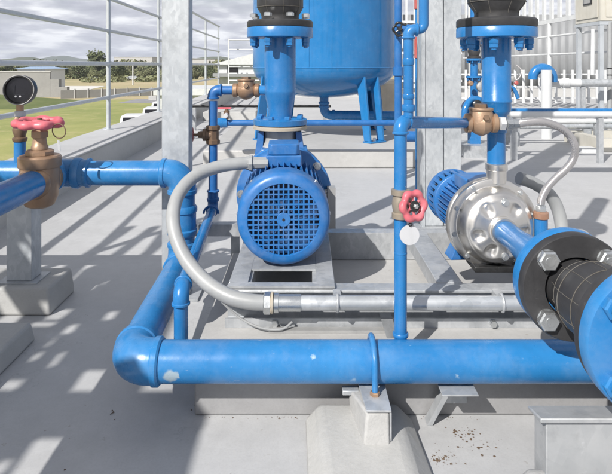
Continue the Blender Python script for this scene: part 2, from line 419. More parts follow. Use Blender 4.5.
# blue roof far left, behind wall
house('shed','low shed with a bluish sheet roof behind the concrete wall on the far left',-50.5,-45.6,98,8,4.4,.4,M['white'],M['paleblue'],[])
# wall
t=thing('concrete_wall','tall grey concrete wall at the far left of the lawn','wall',(-46,88,-4))
MB().box(-60,-40.2,88,88.3,-4.02,-.05).build('wall_panel',M['blockwall'],t)
MB().box(-60,-40.1,87.9,88.4,-.046,.12).build('coping',M['parapet'],t)
t=thing('stepped_wall','short stepped end of concrete wall beside the tall wall','wall',(-39,88,-4))
MB().box(-40.0,-38.7,87.6,88.6,-4.02,-1.2).build('wall_panel',M['blockwall'],t)
MB().box(-38.69,-37.4,87.6,88.6,-4.02,-2.4).build('wall_panel',M['blockwall'],t)
t=thing('panel_fence','low grey concrete panel fence running along the far edge of the lawn','fence',(-30,88,-4))
n=13
for i in range(n):
    a=i/n; b=(i+1)/n
    x0=-36.8+a*21;x1=-36.8+b*21-.12; y0=84+a*16;y1=84+b*16
    MB().hexa([(x0,y0,-4.02),(x1,y1,-4.02),(x1,y1+.15,-4.02),(x0,y0+.15,-4.02)],[(x0,y0,-2.75),(x1,y1,-2.75),(x1,y1+.15,-2.75),(x0,y0+.15,-2.75)]).build('fence_panel',M['blockwall'],t)
    MB().box(x1+.0,x1+.12,y1-.1,y1+.3,-4.02,-2.6).build('post',M['parapet'],t)
# paver stacks
for i in range(8):
    x=-22.5+i*1.7; o=MB(); 
    for k in range(3): o.box(x,x+1.1,80+i*.15,81+i*.15,-3.98+k*.2,-3.98+k*.2+.19)
    o=o.build('block_stack',M['parapet']); place(o,(x+.5,80.5,-3.98)); tag(o,'low stack of pale grey paving blocks in the row beyond the lawn','block stack','stacks of paving blocks beyond the lawn')
# poles
for (px,Y,l) in ((54.5,150,'white pole standing beyond the tall concrete wall'),(133,141,'white pole standing in the dry field beyond the fence')):
    X=(px-306)*Y/F; t=thing('pole',l,'pole',(X,Y,-4)); MB().cyl((X,Y,-4.02),(X,Y,1.3),.16,10).build('shaft',M['white'],t); MB().cyl((X,Y,1.302),(X,Y,1.5),.24,10).build('cap',M['white'],t)
# cars
def car(loc,rz,body,label,group=None,suv=0):
    t=thing('parked_car',label,'car',(0,0,0),group)
    hh=1.72 if suv else 1.45
    side=[(-2.1,.35),(-2.15,.75),(-2.0,.98),(-1.35,1.04),(-.8,hh-.08),(-.5,hh),(1.2,hh) if suv else (.7,hh),(1.75,hh-.12) if suv else (1.2,hh-.1),(2.05,1.05),(2.2,.95),(2.2,.4),(1.9,.28),(-1.9,.28)]
    b=MB(); b.prism(side,(-.86,0,0),(0,1,0),(0,0,1),(1.72,0,0)); b.build('body',body,t,bevel=.08,seg=3)
    for sx in (-1,1):
        win=[(-1.1,1.06),(-.68,hh-.12),(1.15 if suv else .7,hh-.12),(1.7 if suv else 1.35,1.06)]
        MB().prism(win,(sx*.868-.006,0,0),(0,1,0),(0,0,1),(.012,0,0)).build('side_window',M['carglass'],t)
        for y in (-1.35,1.35):
            w=MB().lathe((sx*.78,y,.33),(sx,0,0),[(-.1,.26),(-.08,.33),(.08,.33),(.1,.27),(.1,.2)],20).build('wheel',M['rubber'],t)
            MB().lathe((sx*.885,y,.33),(sx,0,0),[(0,.19),(.012,.17),(.012,.03)],16).build('rim',M['zinc'],w)
        MB().box(sx*.62-.16,sx*.62+.16,2.19,2.24,.78,.92).build('tail_lamp',M['red'],t)
        MB().box(sx*.6-.16,sx*.6+.16,-2.19,-2.14,.66,.8).build('headlight',M['tape'],t)
    MB().obox((-.68,-1.33,1.07),(1.36,0,0),(0,.52,hh-.2-.98),(0,-.02,.015)).build('windscreen',M['carglass'],t)
    ra=(1.84,hh-.2) if suv else (1.28,hh-.17); rb=(2.06,1.1) if suv else (1.98,1.1)
    MB().obox((-.66,rb[0]+.012,rb[1]),(1.32,0,0),(0,ra[0]-rb[0],ra[1]-rb[1]),(0,.012,.006)).build('rear_window',M['carglass'],t)
    t.location=loc; t.rotation_euler.z=rz; return t
car((-11.4,37.5,-4),.15,M['white'],'white estate car parked nearest the roof parapet',None,1)
car((-11.8,44.0,-4),.12,M['white'],'white car parked between two other white cars below the parapet',None,1)
car((-12.9,50.5,-4),.1,M['white'],'white car parked farthest along the parapet, beside the column',None,1)
car((-66.5,175,-4),1.45,M['carpaint'],'silver car parked far off in the dry field')
car((-57,185,-4),1.6,M['rail'],'pale grey car parked far off right of the silver car')

# ------------------------------------------------------------------ roof of this building
fl=MB(); fl.add([(-2.45,-6,0),(14,-6,0),(14,18.3,0),(-2.75,18.3,0)],[(0,1,2,3)]); struct(fl.build('roof_floor',M['floor']))
bd=MB().box(-2.42,13.9,-5.9,18.2,-4.02,-.02).build('building',M['parapet']); place(bd,(5,6,-4.02)); tag(bd,'building carrying the flat roof the pumps stand on','building')
def pline(Y,x0): return x0-.02*(Y-6)
t=thing('parapet','low grey concrete parapet along the left edge of the roof','parapet',(-2.25,6,0))
ys=(-6,18.6)
MB().hexa([(pline(ys[0],-2.01),ys[0],-.01),(pline(ys[1],-2.01),ys[1],-.01),(pline(ys[1],-2.48),ys[1],-.01),(pline(ys[0],-2.48),ys[0],-.01)],
          [(pline(ys[0],-2.01),ys[0],.25),(pline(ys[1],-2.01),ys[1],.25),(pline(ys[1],-2.48),ys[1],.25),(pline(ys[0],-2.48),ys[0],.25)]).build('wall',M['parapet'],t,bevel=.01)
MB().hexa([(pline(ys[0],-1.996),ys[0],.253),(pline(ys[1],-1.996),ys[1],.253),(pline(ys[1],-2.5),ys[1],.253),(pline(ys[0],-2.5),ys[0],.253)],
          [(pline(ys[0],-1.996),ys[0],.27),(pline(ys[1],-1.996),ys[1],.27),(pline(ys[1],-2.5),ys[1],.27),(pline(ys[0],-2.5),ys[0],.27)]).build('coping',M['floor'],t,bevel=.006)
t=thing('parapet','low concrete parapet across the far end of the roof','parapet',(2,18.3,0))
MB().box(-2.2,13.9,18.3,18.6,-.01,.27).build('wall',M['parapet'],t)
def rx(Y): return -2.40-.028*(Y-6.8)
t=thing('railing','grey tubular steel railing on the left parapet','railing',(-2.4,6.8,.27))
Y=-1.0
while Y<17.6:
    MB().cyl((rx(Y),Y,.27),(rx(Y),Y,2.22),.026,16).build('post',M['rail'],t)
    MB().lathe((rx(Y),Y,.27),(0,0,1),[(0,.06),(.01,.06),(.012,.03)],16).build('base_plate',M['rail'],t)
    Y+=2.6
for z,r in ((.655,.021),(1.065,.026),(1.465,.021),(1.86,.021),(2.24,.026)):
    MB().cyl((rx(-2),-2,z),(rx(17.4),17.4,z),r,14).build('rail',M['rail'],t)
t=thing('railing','white tubular railing across the far end of the roof behind the tank','railing',(0,17.9,.27))
for i in range(4):
    x=-2.5+i*1.35; MB().cyl((x,18.1,.27),(x,18.1,1.9),.026,12).build('post',M['white'],t)
for z in (.55,.78,1.0,1.55,1.86): MB().cyl((-2.5,18.1,z),(1.6,18.1,z),.02,10).build('rail',M['white'],t)

# ------------------------------------------------------------------ columns
t=thing('steel_column','broad galvanised steel column standing behind the left blue pipe riser','column',(-.585,2.57,0))
MB().box(-.650,-.526,2.52,2.60,.012,3.4).build('shaft',M['galv_col'],t,bevel=.004)
MB().box(-.70,-.48,2.48,2.66,0.001,.012).build('base_plate',M['galv'],t)
t=thing('steel_column','twin galvanised steel column standing behind the thin blue pipe','column',(.87,3.65,0))
MB().box(.742,.884,3.6,3.75,.014,3.6).build('shaft',M['galv_col'],t,bevel=.005)
MB().box(.744,.764,3.592,3.5995,.014,3.6).build('lip',M['galv_col'],t); MB().box(.888,1.004,3.612,3.74,.014,3.6).build('shaft',M['galv_col'],t,bevel=.005)
MB().box(.70,1.05,3.56,3.79,0.001,.014).build('base_plate',M['galv'],t)
b=MB().box(1.01,6.0,3.62,3.74,1.78,1.9).build('steel_beam',M['galv_col']); place(b,(1.0,3.68,1.78)); tag(b,'galvanised overhead beam fixed to the twin steel column','beam')
# unseen rack added left of the camera to throw the broken foreground shade
t=thing('shade_rack','unseen overhead rack added left of the viewpoint to cast shade','shade caster',(-2.0,0,0))
z=1.8
MB().box(-1.84,-1.65,-1.4,-.16,z,z+.05).build('beam',M['galv'],t)  # beam of the added shade rack
MB().box(-2.45,-1.60,-.255,-.075,z-.06,z-.01).build('beam',M['galv'],t)  # beam of the added shade rack
holes=[(-1.03,-.99,2.60,2.72),(-.975,-.95,2.66,2.76),(-.975,-.94,2.44,2.56),(-.96,-.92,2.18,2.28),(-1.0,-.965,2.08,2.18),(-1.12,-1.0,2.24,2.30),(-1.07,-.98,2.32,2.42),(-1.04,-.99,1.90,2.0),(-.99,-.95,1.98,2.06),(-1.10,-1.05,1.95,2.1),(-1.06,-1.0,1.40,1.55),(-.90,-.84,1.95,2.06),(-.86,-.80,2.30,2.40),(-1.0,-.93,1.80,1.87),(-.93,-.90,2.74,2.84),(-.84,-.78,1.42,1.50)]  # gaps shaped to let lit floor patches through the added plate
mb=MB(); cs=.02; i0=0
import itertools
for i,k in itertools.product(range(40),range(124)):
    x=-2.45+i*cs; y=-1.4+k*cs; fx=x+cs/2+1.314; fy=y+cs/2+1.89
    if any(h[0]<fx<h[1] and h[2]<fy<h[3] for h in holes): continue
    wav=.03*math.sin(fx*23)+.02*math.sin(fx*51)
    if fy>2.93+wav: continue
    if fx<-.76 or (fx<-.65+.02*math.sin(fy*30) and fy>1.93):
        mb.add([(x,y,z),(x+cs,y,z),(x+cs,y+cs,z),(x,y+cs,z)],[(0,1,2,3)])
o=mb.build('shade_plate',M['galv'],t); so=o.modifiers.new('thick','SOLIDIFY'); so.thickness=.006
for (x,y) in ((-2.3,.98),(-2.3,-1.3),(-1.72,-1.3)): MB().box(x-.03,x+.03,y-.03,y+.03,0,z-.002).build('leg',M['galv'],t)
for k in range(3): MB().cyl((-2.9+.16*k,-1.3,z+.13),(-2.55+.16*k,1.6,z+.13),.03,10).build('pipe',M['blue'],t)  # unseen pipes of the added shade rack

# ------------------------------------------------------------------ plinths and footings
pl=thing('equipment_plinth','x','plinth',(.5,2.1,0)); MB().box(-.335,1.5,1.678,2.56,0,.186).build('base_block',M['plinth_shaded'],pl,bevel=.006); MB().box(-.333,1.498,1.681,2.557,.1865,.19).build('unshaded_top',M['plinth'],pl); tag(pl,'long low grey concrete plinth under both pumps','plinth')  # body carries the painted shade tone, thin top sheet stays light
pl=MB().box(-1.05,1.25,5.7,8.6,0,.18).build('tank_plinth',M['plinth'],bevel=.015); place(pl,(.1,7,0)); tag(pl,'low pale concrete plinth under the big blue tank','plinth')
def pad(name,label,x0,x1,y0,y1,h,inset=.012,group=None,mat='footing'):
    g=MB(); g.hexa([(x0,y0,0.0),(x1,y0,0.0),(x1,y1,0.0),(x0,y1,0.0)],[(x0+inset,y0+inset,h),(x1-inset,y0+inset,h),(x1-inset,y1-inset,h),(x0+inset,y1-inset,h)])
    o=g.build(name,M[mat],bevel=.012,seg=3); place(o,((x0+x1)/2,(y0+y1)/2,0)); tag(o,label,'footing',group); return o
pad('concrete_footing','grey concrete footing under the galvanised post at the left edge',-1.48,-1.07,2.34,2.60,.115)
pad('concrete_footing','dark grey concrete footing in the lower left foreground',-1.6,-1.03,1.55,2.14,.075)
t=thing('support_post','square galvanised post holding up the left blue pipe','post',(-1.235,2.46,.115))
MB().box(-1.29,-1.18,2.41,2.50,.121,.516).build('shaft',M['galv_col'],t,bevel=.003)
MB().box(-1.32,-1.15,2.385,2.52,.1155,.121).build('base_plate',M['galv'],t)
MB().box(-1.30,-1.17,2.36,2.46,.5165,.528).build('top_plate',M['galv'],t)
# foreground sloped mortar pad
g=MB(); g.hexa([(.000,1.15,0),(.350,1.15,0),(.318,1.66,0),(-.01,1.66,0)],[(.055,1.2,.050),(.262,1.2,.050),(.262,1.625,.074),(.035,1.625,.072)])
o=g.build('concrete_pad',M['footing'],bevel=.02,seg=3); place(o,(.15,1.42,0)); tag(o,'sloping grey concrete pad under the U-bolt bracket','footing')
# bracket with u bolt
t=thing('pipe_bracket','galvanised channel bracket packed with white mortar under the long blue pipe','bracket',(.185,1.55,.07))
MB().hexa([(.158,1.465,.140),(.224,1.465,.140),(.224,1.63,.140),(.146,1.63,.140)],[(.158,1.465,.146),(.224,1.465,.146),(.224,1.63,.146),(.146,1.63,.146)]).build('top_plate',M['galv'],t,bevel=.001)
MB().hexa([(.219,1.465,.045),(.224,1.465,.045),(.224,1.63,.07),(.219,1.63,.07)],[(.219,1.465,.1395),(.224,1.465,.1395),(.224,1.63,.1395),(.219,1.63,.1395)]).build('side_web',M['galv'],t)
mo=MB(); mo.hexa([(.148,1.452,.048),(.2185,1.452,.048),(.2185,1.6,.07),(.125,1.6,.06)],[(.160,1.468,.1385),(.2185,1.468,.1385),(.2185,1.6,.1385),(.120,1.6,.128)]); mo.build('mortar_fill',M['mortar'],t,bevel=.006,seg=3)
MB().box(.103,.150,1.575,1.60,.120,.1335).build('side_lug',M['galv'],t,bevel=.002)
t=thing('u_bolt','blue painted U-bolt clamping the long blue pipe to its bracket','u-bolt',(.189,1.6,.204))
pts=[(.189,1.6-.066,.125),(.189,1.6-.066,.17)]+[(.189,1.6-.066*math.cos(a),.204+.066*math.sin(a)) for a in [PI*k/14 for k in range(15)]]+[(.189,1.666,.17),(.189,1.666,.149)]
MB().tube(pts,.0085,12).build('rod',M['blue_main'],t)
MB().hexb((.189,1.534,.1462),(0,0,1),.014,.010).build('nut',M['bronze'],t)
# small bracket right
t=thing('pipe_bracket','small galvanised angle bracket with a slanted strut, right of the mortar-packed bracket','bracket',(.45,1.62,0))
MB().box(.375,.475,1.54,1.64,.138,.143).build('top_plate',M['galv'],t,bevel=.001)
MB().box(.40,.475,1.655,1.66,.05,.1375).build('back_web',M['galv'],t)
MB().obox((.352,1.628,.002),(.016,0,0),(0,.035,0),(.062,-.02,.134)).build('strut',M['galv'],t)
MB().cyl((.44,1.6,.1435),(.44,1.6,.158),.008,8).build('bolt',M['zinc'],t)
# big channel right foreground
t=thing('steel_support','wide galvanised channel support in the lower right corner','support beam',(.9,1.3,0))
MB().prism([(0,0),(.075,-.012),(.075,-.004),(0,.012)],(.527,1.258,.244),(0,1,0),(0,0,1),(1.1,0,0)).build('top_flange',M['galv_big'],t,bevel=.003)
MB().box(.545,1.62,1.27,1.282,.0,.238).build('web',M['galv_big'],t,bevel=.002)
MB().box(.545,.553,1.283,1.335,.0,.23).build('end_plate',M['galv_big'],t)
g=MB(); g.hexa([(.455,1.16,0),(1.5,1.16,0),(1.5,1.38,0),(.47,1.38,0)],[(.505,1.22,.125),(1.4,1.245,.06),(1.4,1.30,.06),(.51,1.30,.12)])
o=g.build('mortar_pad',M['mortar'],bevel=.02,seg=3); place(o,(.9,1.27,0)); tag(o,'rough white mortar at the foot of the wide channel support','mortar pad')

# ------------------------------------------------------------------ pipe helpers
def collar(mb,p,d,r,w): 
    d=Vector(d).normalized(); mb.lathe(Vector(p)-d*w/2,d,[(0,r*.93),(w*.2,r),(w*.8,r),(w,r*.93)],28)
def elbow_part(p,d1,d2,r,R,mat,parent,lip=1.16):
    """elbow around corner p, opening towards d1 and d2"""
    p=Vector(p);d1=Vector(d1).normalized();d2=Vector(d2).normalized(); mb=MB(); pts=[]
    n=12
    c=p+d1*R+d2*R
    for k in range(n+1):
        a=PI/2*k/n; pts.append(c-d2*R*math.cos(a)-d1*R*math.sin(a))
    # pts start at p+d1*R, end at p+d2*R
    pts=[p+d1*(R+r*.35)]+pts+[p+d2*(R+r*.35)]
    mb.tube(pts,r*1.09,30)
    collar(mb,p+d1*(R+r*.3),d1,r*lip,r*.42); collar(mb,p+d2*(R+r*.3),d2,r*lip,r*.42)
    return mb.build('elbow',mat,parent)
def coupling_part(p,d,r,w,mat,parent,name='coupling',lip=1.2):
    mb=MB(); p=Vector(p); d=Vector(d).normalized()
    mb.lathe(p-d*w/2,d,[(0,r*1.06),(w*.08,r*lip),(w*.2,r*lip),(w*.24,r*1.1),(w*.76,r*1.1),(w*.8,r*lip),(w*.92,r*lip),(w,r*1.06)],30)
    return mb.build(name,mat,parent)
def ring_part(p,d,r,w,mat,parent,name='collar'):
    mb=MB(); collar(mb,p,d,r,w); return mb.build(name,mat,parent)
def handwheel(o,axis,R,mat,parent,lobes=6,tube=.18):
    """lobed cast handwheel"""
    o=Vector(o);a=Vector(axis).normalized(); u=a.cross(V(0,0,1)); u=u.normalized() if u.length>1e-3 else V(1,0,0); w=a.cross(u)
    mb=MB(); n=72; pts=[]
    for k in range(n):
        th=2*PI*k/n; rr=R*(.82+.05*math.cos(lobes*th)); pts.append(o+(u*math.cos(th)+w*math.sin(th))*rr)
    mb.tube(pts,lambda i:R*tube*(1+.12*math.cos(lobes*2*PI*i/n)),12,closed=True)
    for k in range(lobes):
        th=2*PI*(k+.5)/lobes; d=u*math.cos(th)+w*math.sin(th)
        mb.tube([o+d*R*.15-a*R*.05,o+d*R*.5-a*R*.02,o+d*R*.76],lambda i:R*(.12,.085,.1)[i],8)
    mb.lathe(o,a,[(-R*.22,R*.24),(-R*.1,R*.28),(R*.08,R*.28),(R*.14,R*.22)],20)
    return mb.build('handwheel',mat,parent)

# ------------------------------------------------------------------ RUN 1: main blue pipe
r1=.057; zc=.204
main=thing('pipe','long thick blue pipe running across the foreground and back to the left riser','pipe',(.1,1.6,.147))
XE=-.507
MB().cyl((XE+.09,1.6,zc),(1.3,1.6,zc),r1,48).build('pipe_section',M['blue_main'],main)
elbow_part((XE,1.6,zc),(1,0,0),(0,1,0),r1,.066,M['blue_main'],main)
MB().cyl((XE,1.69,zc),(-.53,2.33,zc),r1*.97,40).build('pipe_section',M['blue_main'],main)
elbow_part((-.53,2.4,zc),(0,-1,0),(0,0,1),r1*.95,.062,M['blue_main'],main)
MB().cyl((-.53,2.4,zc+.08),(-.53,2.4,.51),.053,40).build('pipe_section',M['blue_main'],main)
coupling_part((-.53,2.4,.385),(0,0,1),.053,.13,M['blue_main'],main)
elbow_part((-.53,2.4,.587),(0,0,-1),(-1,0,0),.054,.062,M['blue_main'],main)
MB().cyl((-.61,2.4,.587),(-2.2,2.4,.587),.053,40).build('pipe_section',M['blue_main'],main)
coupling_part((-.955,2.4,.587),(1,0,0),.053,.07,M['blue_main'],main)
mb=MB(); mb.lathe((-1.20,2.4,.587),(1,0,0),[(0,.06),(.01,.066),(.03,.066),(.035,.060),(.205,.060),(.21,.066),(.23,.066),(.24,.06)],32); mb.cyl((-1.06,2.4,.587),(-1.06,2.31,.587),.060,32)
collar(mb,(-1.06,2.315,.587),(0,1,0),.067,.022); mb.build('tee',M['blue_main'],main)

near=thing('pipe','thick dark blue pipe coming towards the viewer out of the left bronze valve','pipe',(-1.06,1.6,.53))
MB().cyl((-1.06,2.17,.587),(-1.045,.6,.587),.0535,40).build('pipe_section',M['blue'],near)
# valve 1
v=thing('gate_valve','big bronze gate valve with a pink handwheel on the left blue pipe','valve',(-1.065,2.24,.587))
c=V(-1.065,2.24,.587)
mb=MB(); mb.lathe(c,(0,0,1),[(-.105,.035),(-.095,.055),(-.06,.070),(0,.075),(.045,.074),(.055,.074)],40)
mb.lathe(c+V(0,-.075,0),(0,1,0),[(0,.058),(.012,.066),(.028,.066),(.034,.060),(.115,.060),(.12,.066),(.14,.066),(.145,.06)],32); mb.build('body',M['bronze'],v)
MB().lathe(c+V(0,0,.056),(0,0,1),[(0,.078),(.004,.081),(.040,.081),(.046,.076),(.048,.055)],40).build('bonnet_collar',M['bronze'],v)
MB().lathe(c+V(0,0,.105),(0,0,1),[(0,.056),(.014,.056),(.020,.046)],8).build('bonnet',M['bronze'],v)
MB().lathe(c+V(0,0,.126),(0,0,1),[(0,.032),(.012,.032),(.018,.028),(.05,.024)],24).build('bonnet_neck',M['bronze'],v)
MB().hexb(c+V(0,0,.174),(0,0,1),.034,.03).build('packing_nut',M['bronze'],v)
MB().cyl(c+V(0,0,.2),c+V(0,0,.25),.009,12).build('stem',M['bronze_dark'],v)
hw=handwheel(c+V(-.004,0,.232),(.03,-.06,1),.095,M['pink'],v,7,.17)
t=thing('key_ring','thin wire ring with a small metal tag hanging on the pink handwheel','key ring',P(59,131,2.2))
MB().torus(P(59,131,2.2),(.2,1,.1),.029,.0022,36,6).build('ring',M['bronze_dark'],t)
MB().obox(P(57,140,2.2),(.010,0,-.004),(0,.002,0),(.004,0,-.040)).build('tag',M['tag_alu'],t)
# gauge
t=thing('pressure_gauge','round black pressure gauge on a bronze stem above the left blue pipe','gauge',(-1.226,2.4,.64))
gx=-1.226
MB().cyl((gx,2.4,.63),(gx,2.4,.722),.024,24).build('stub_pipe',M['blue'],t)
mb=MB(); mb.lathe((gx,2.4,.722),(0,0,1),[(0,.027),(.008,.030),(.016,.030),(.02,.022),(.05,.03),(.07,.026),(.08,.018)],24); mb.build('gauge_cock',M['bronze_dark'],t)
MB().hexb((gx,2.4,.80),(0,0,1),.024,.028).build('adapter_nut',M['bronze'],t)
MB().lathe((gx,2.4,.828),(0,0,1),[(0,.019),(.004,.023),(.022,.023),(.026,.016)],20).build('thread_tape',M['tape'],t)
MB().cyl((gx,2.4,.85),(gx,2.4,.885),.015,16).build('neck',M['bronze'],t)
gc=V(gx,2.40,.943); ga=V(.12,-1,.05).normalized()
MB().lathe(gc,ga,[(-.03,.055),(-.024,.064),(.012,.064),(.018,.061),(.018,.056),(.006,.053)],44).build('case',M['black'],t)
MB().lathe(gc,ga,[(.004,.0535),(.0075,.0535)],40).build('dial',M['dial'],t)
mb=MB(); mb.torus(gc+ga*.017,ga,.0628,.0016,44,8); mb.build('bezel',M['castiron'],t)
ux=ga.cross(V(0,0,1)).normalized()*-1; uz=V(0,0,1)
q=gc+ga*.009
MB().obox(q-ux*.018-uz*.020,ux*.04,uz*.002,ga*.001).build('dial_marking',M['dark_fan'],t)
MB().obox(q-ux*.020-uz*.020,ux*.0018,uz*.04,ga*.001).build('dial_marking',M['dark_fan'],t)
for s in (-.014,.004):
    MB().lathe(q+ux*s-uz*.028,ga,[(0,.0045),(.002,.004)],12).build('dial_dot',M['tape'],t)

# ------------------------------------------------------------------ RUN 2: slim pipe left of motor
r2=.0225
sp=thing('pipe','slim dark blue pipe rising behind the grey conduit left of the motor','pipe',(-.44,2.65,.35))
a0=V(-.402,1.8,.327); a1=V(-.44,2.65,.372)
MB().cyl((-.402,1.8,.14),(-.402,1.8,.28),r2,28).build('pipe_section',M['blue'],sp)
elbow_part((-.402,1.8,.10),(0,0,1),(1,0,0),r2,.03,M['blue'],sp)
MB().cyl((-.37,1.8,.10),(-.3348,1.8,.10),r2,24).build('pipe_section',M['blue'],sp)
elbow_part(a0,(0,0,-1),(a1-a0),r2*1.05,.036,M['blue'],sp,1.25)
MB().cyl(a0+(a1-a0).normalized()*.04,a1-(a1-a0).normalized()*.03,r2*.95,28).build('pipe_section',M['blue'],sp)
elbow_part(a1,(a0-a1),(0,0,1),r2,.03,M['blue_dark'],sp,1.25)
MB().cyl((-.44,2.65,.40),(-.44,2.65,.88),r2*.92,28).build('pipe_section',M['blue_dark'],sp)
elbow_part((-.44,2.65,.93),(0,0,-1),(1,0,0),r2*1.05,.03,M['blue_dark'],sp,1.25)
MB().cyl((-.40,2.65,.93),(-.34,2.65,.93),r2*.92,28).build('pipe_section',M['blue_dark'],sp)
MB().cyl((-.225,2.65,.93),(-.17,2.62,.93),r2,28).build('pipe_section',M['blue'],sp)
coupling_part((-.44,2.65,.435),(0,0,1),r2,.05,M['blue_dark'],sp,lip=1.3)
t=thing('u_bolt','small blue U-bolt holding the slim pipe on the dark cross rail','u-bolt',(-.438,2.6,.33))
MB().torus((-.4375,2.58,.365),(0,1,0),.034,.005,20,8,PI,2*PI).build('rod',M['blue_dark'],t)
cr=MB().prism([(0,0),(.05,0),(.05,.006),(.006,.006),(.006,.055),(0,.055)][::-1],(-.60,2.565,.265+.055),(0,1,0),(0,0,-1),(.30,0,0)).build('cross_rail',M['galv']); place(cr,(-.45,2.59,.26)); tag(cr,'short galvanised angle rail under the slim blue pipe','rail')
MB().box(-.58,-.545,2.61,2.64,.0,.262).build('leg',M['galv'],cr); MB().box(-.35,-.31,2.61,2.64,.0,.262).build('leg',M['galv'],cr)

def check_valve(c,L,r,label,mat,s=1):
    v=thing('check_valve',label,'valve',c); c=Vector(c)
    mb=MB()
    mb.lathe(c-V(L/2,0,0),(1,0,0),[(0,r*.62),(0.004,r*.74),(L*.16,r*.74),(L*.2,r*.6),(L*.32,r*.85),(L*.5,r*1.02),(L*.68,r*.85),(L*.8,r*.6),(L*.84,r*.74),(L-.004,r*.74),(L,r*.62)],32)
    mb.lathe(c,(0,0,1),[(-r*.6,r*.5),(0,r*.95),(r*.7,r*.9),(r*.95,r*.82)],32); mb.build('body',mat,v)
    MB().lathe(c+V(0,0,r*.96),(0,0,1),[(0,r*.9),(r*.12,r*.93),(r*.2,r*.88)],32).build('cover',mat,v)
    MB().lathe(c+V(0,0,r*1.17),(0,0,1),[(0,r*.52),(r*.28,r*.48)],6).build('cap_nut',M['bronze_dark'],v)
    MB().hexb(c+V(r*.1,-r*.78,r*.42),(0,-1,.25),r*.26,r*.3).build('side_plug',M['bronze_dark'],v)
    return v
check_valve((-.283,2.65,.93),.128,.045,'bronze check valve beside the left rubber joint riser',M['bronze'])
# gate valve on slim riser
v=thing('gate_valve','dull bronze gate valve with a red wheel on the slim dark riser','valve',(-.44,2.65,.72))
c=V(-.44,2.65,.72)
mb=MB(); mb.lathe(c-V(0,0,.045),(0,0,1),[(0,.028),(.003,.033),(.02,.033),(.024,.027),(.066,.027),(.07,.033),(.087,.033),(.09,.028)],8)
mb.lathe(c,(-1,0,0),[(0,.026),(.03,.026),(.032,.03),(.045,.03),(.05,.018),(.07,.016)],20); mb.build('body',M['bronze_dark'],v)
MB().cyl(c-V(.07,0,0),c-V(.105,0,0),.006,10).build('stem',M['bronze_dark'],v)
handwheel(c-V(.10,0,0),(-1,0,0),.035,M['red'],v,5,.14)

# ------------------------------------------------------------------ skid frame
sk=thing('pump_skid','galvanised steel channel frame carrying both pumps on the plinth','frame',(.5,2.1,.19))
def chan_x(x0,x1,y,z0,h,d,t=.008,open_front=True):
    s=1 if open_front else -1
    yb=y if open_front else y+d
    poly=[(0,0),(d,0),(d,h),(0,h),(0,h-t),(d-t,h-t),(d-t,t),(0,t)]
    return MB().prism([(p[0]*s,p[1]) for p in poly],(x0,yb,z0),(0,1,0),(0,0,1),(x1-x0,0,0))
chan_x(-.265,1.25,1.835,.191,.119,.065).build('front_channel',M['galv'],sk,bevel=.0015)
MB().box(-.265,1.25,1.83,1.834,.191,.222).build('lower_lip',M['galv'],sk)
chan_x(-.265,1.25,2.47,.191,.119,.065,open_front=False).build('rear_channel',M['galv'],sk,bevel=.0015)
for (x0,x1) in ((-.262,-.185),(.022,.098),(.445,.53),(.90,.975)):
    MB().box(x0,x1,1.902,2.467,.255,.3125).build('cross_member',M['galv'],sk,bevel=.002)
# raised mounting plate with opening for motor one
zt=.3135
for bx in ((-.255,.095,1.846,1.878),(-.255,-.195,1.8785,2.43),(.035,.095,1.8785,2.43),(-.1945,.0345,2.0,2.43)):
    MB().box(bx[0],bx[1],bx[2],bx[3],zt,zt+.008).build('mounting_plate',M['galv'],sk)
for (px,pyy) in ((275,320),(492,316)):
    X=(px-306)*1.84/F; MB().hexb((X,1.829,.207),(0,-1,0),.012,.012).build('bolt',M['zinc'],sk)
MB().obox(P(379,313,1.83),(.010,0,0),(.02,-.085,-.062),(.028,0,0)).build('clip',M['galv'],sk)
# floor-level tray bits on the plinth
o=MB().box(-.12,.30,1.795,1.82,.1905,.199).build('flat_bar',M['castiron']); place(o,(.1,1.8,.19)); tag(o,'thin dark bar lying on the plinth in front of the skid','bar')

# galvanised conduit + flexible conduit
cy=1.775; cz=HC-238*cy/F
t=thing('conduit_pipe','straight galvanised conduit lying along the front of the pump skid','conduit',(.3,cy,cz))
MB().cyl((-.06,cy,cz),(1.2,cy,cz),.0225,28).build('tube',M['galv_pipe'],t)
MB().lathe((-.105,cy,cz),(1,0,0),[(0,.026),(.004,.03),(.018,.03),(.02,.026),(.088,.026),(.09,.0225)],28).build('sleeve',M['zinc'],t)
for X in (.10,.62): 
    mb=MB().torus((X,cy,cz),(1,0,0),.026,.004,20,8,0,2*PI); mb.box(X-.012,X+.012,cy+.018,1.8345,cz-.02,cz+.02); mb.build('saddle_clip',M['galv'],t)
fc=thing('flexible_conduit','thick grey flexible conduit looping from the left motor to the skid','conduit',P(248,164,2.2))
pts=[P(251,163,2.22),P(240,163.5,2.21),P(222,166,2.19),P(203,172,2.15),P(188,182,2.1),P(177,198,2.04),P(173,218,1.98),P(177,240,1.93),P(188,262,1.88),P(206,282,1.83),P(228,296,1.79),P(252,302,cy),P(276,303,cy)]
MB().tube(smooth_path(pts,8),.0245,24).build('sheath',M['conduit'],fc)
MB().hexb((-.113,cy,cz),(-1,0,0),.034,.022).build('gland_nut',M['zinc'],fc)
MB().lathe((-.112,cy,cz),(1,0,0),[(0,.030),(.003,.033),(.008,.033)],24).build('gland_ring',M['gasket'],fc)
o=MB().tube(smooth_path([P(222,302,1.80),P(240,318,1.80),P(262,328,1.79),P(282,329,1.79),P(292,322,1.81)],6),.004,8).build('earth_wire',M['conduit']); tag(o,'thin pale wire looping below the grey conduit end','cable')
place(o,P(262,328,1.79))

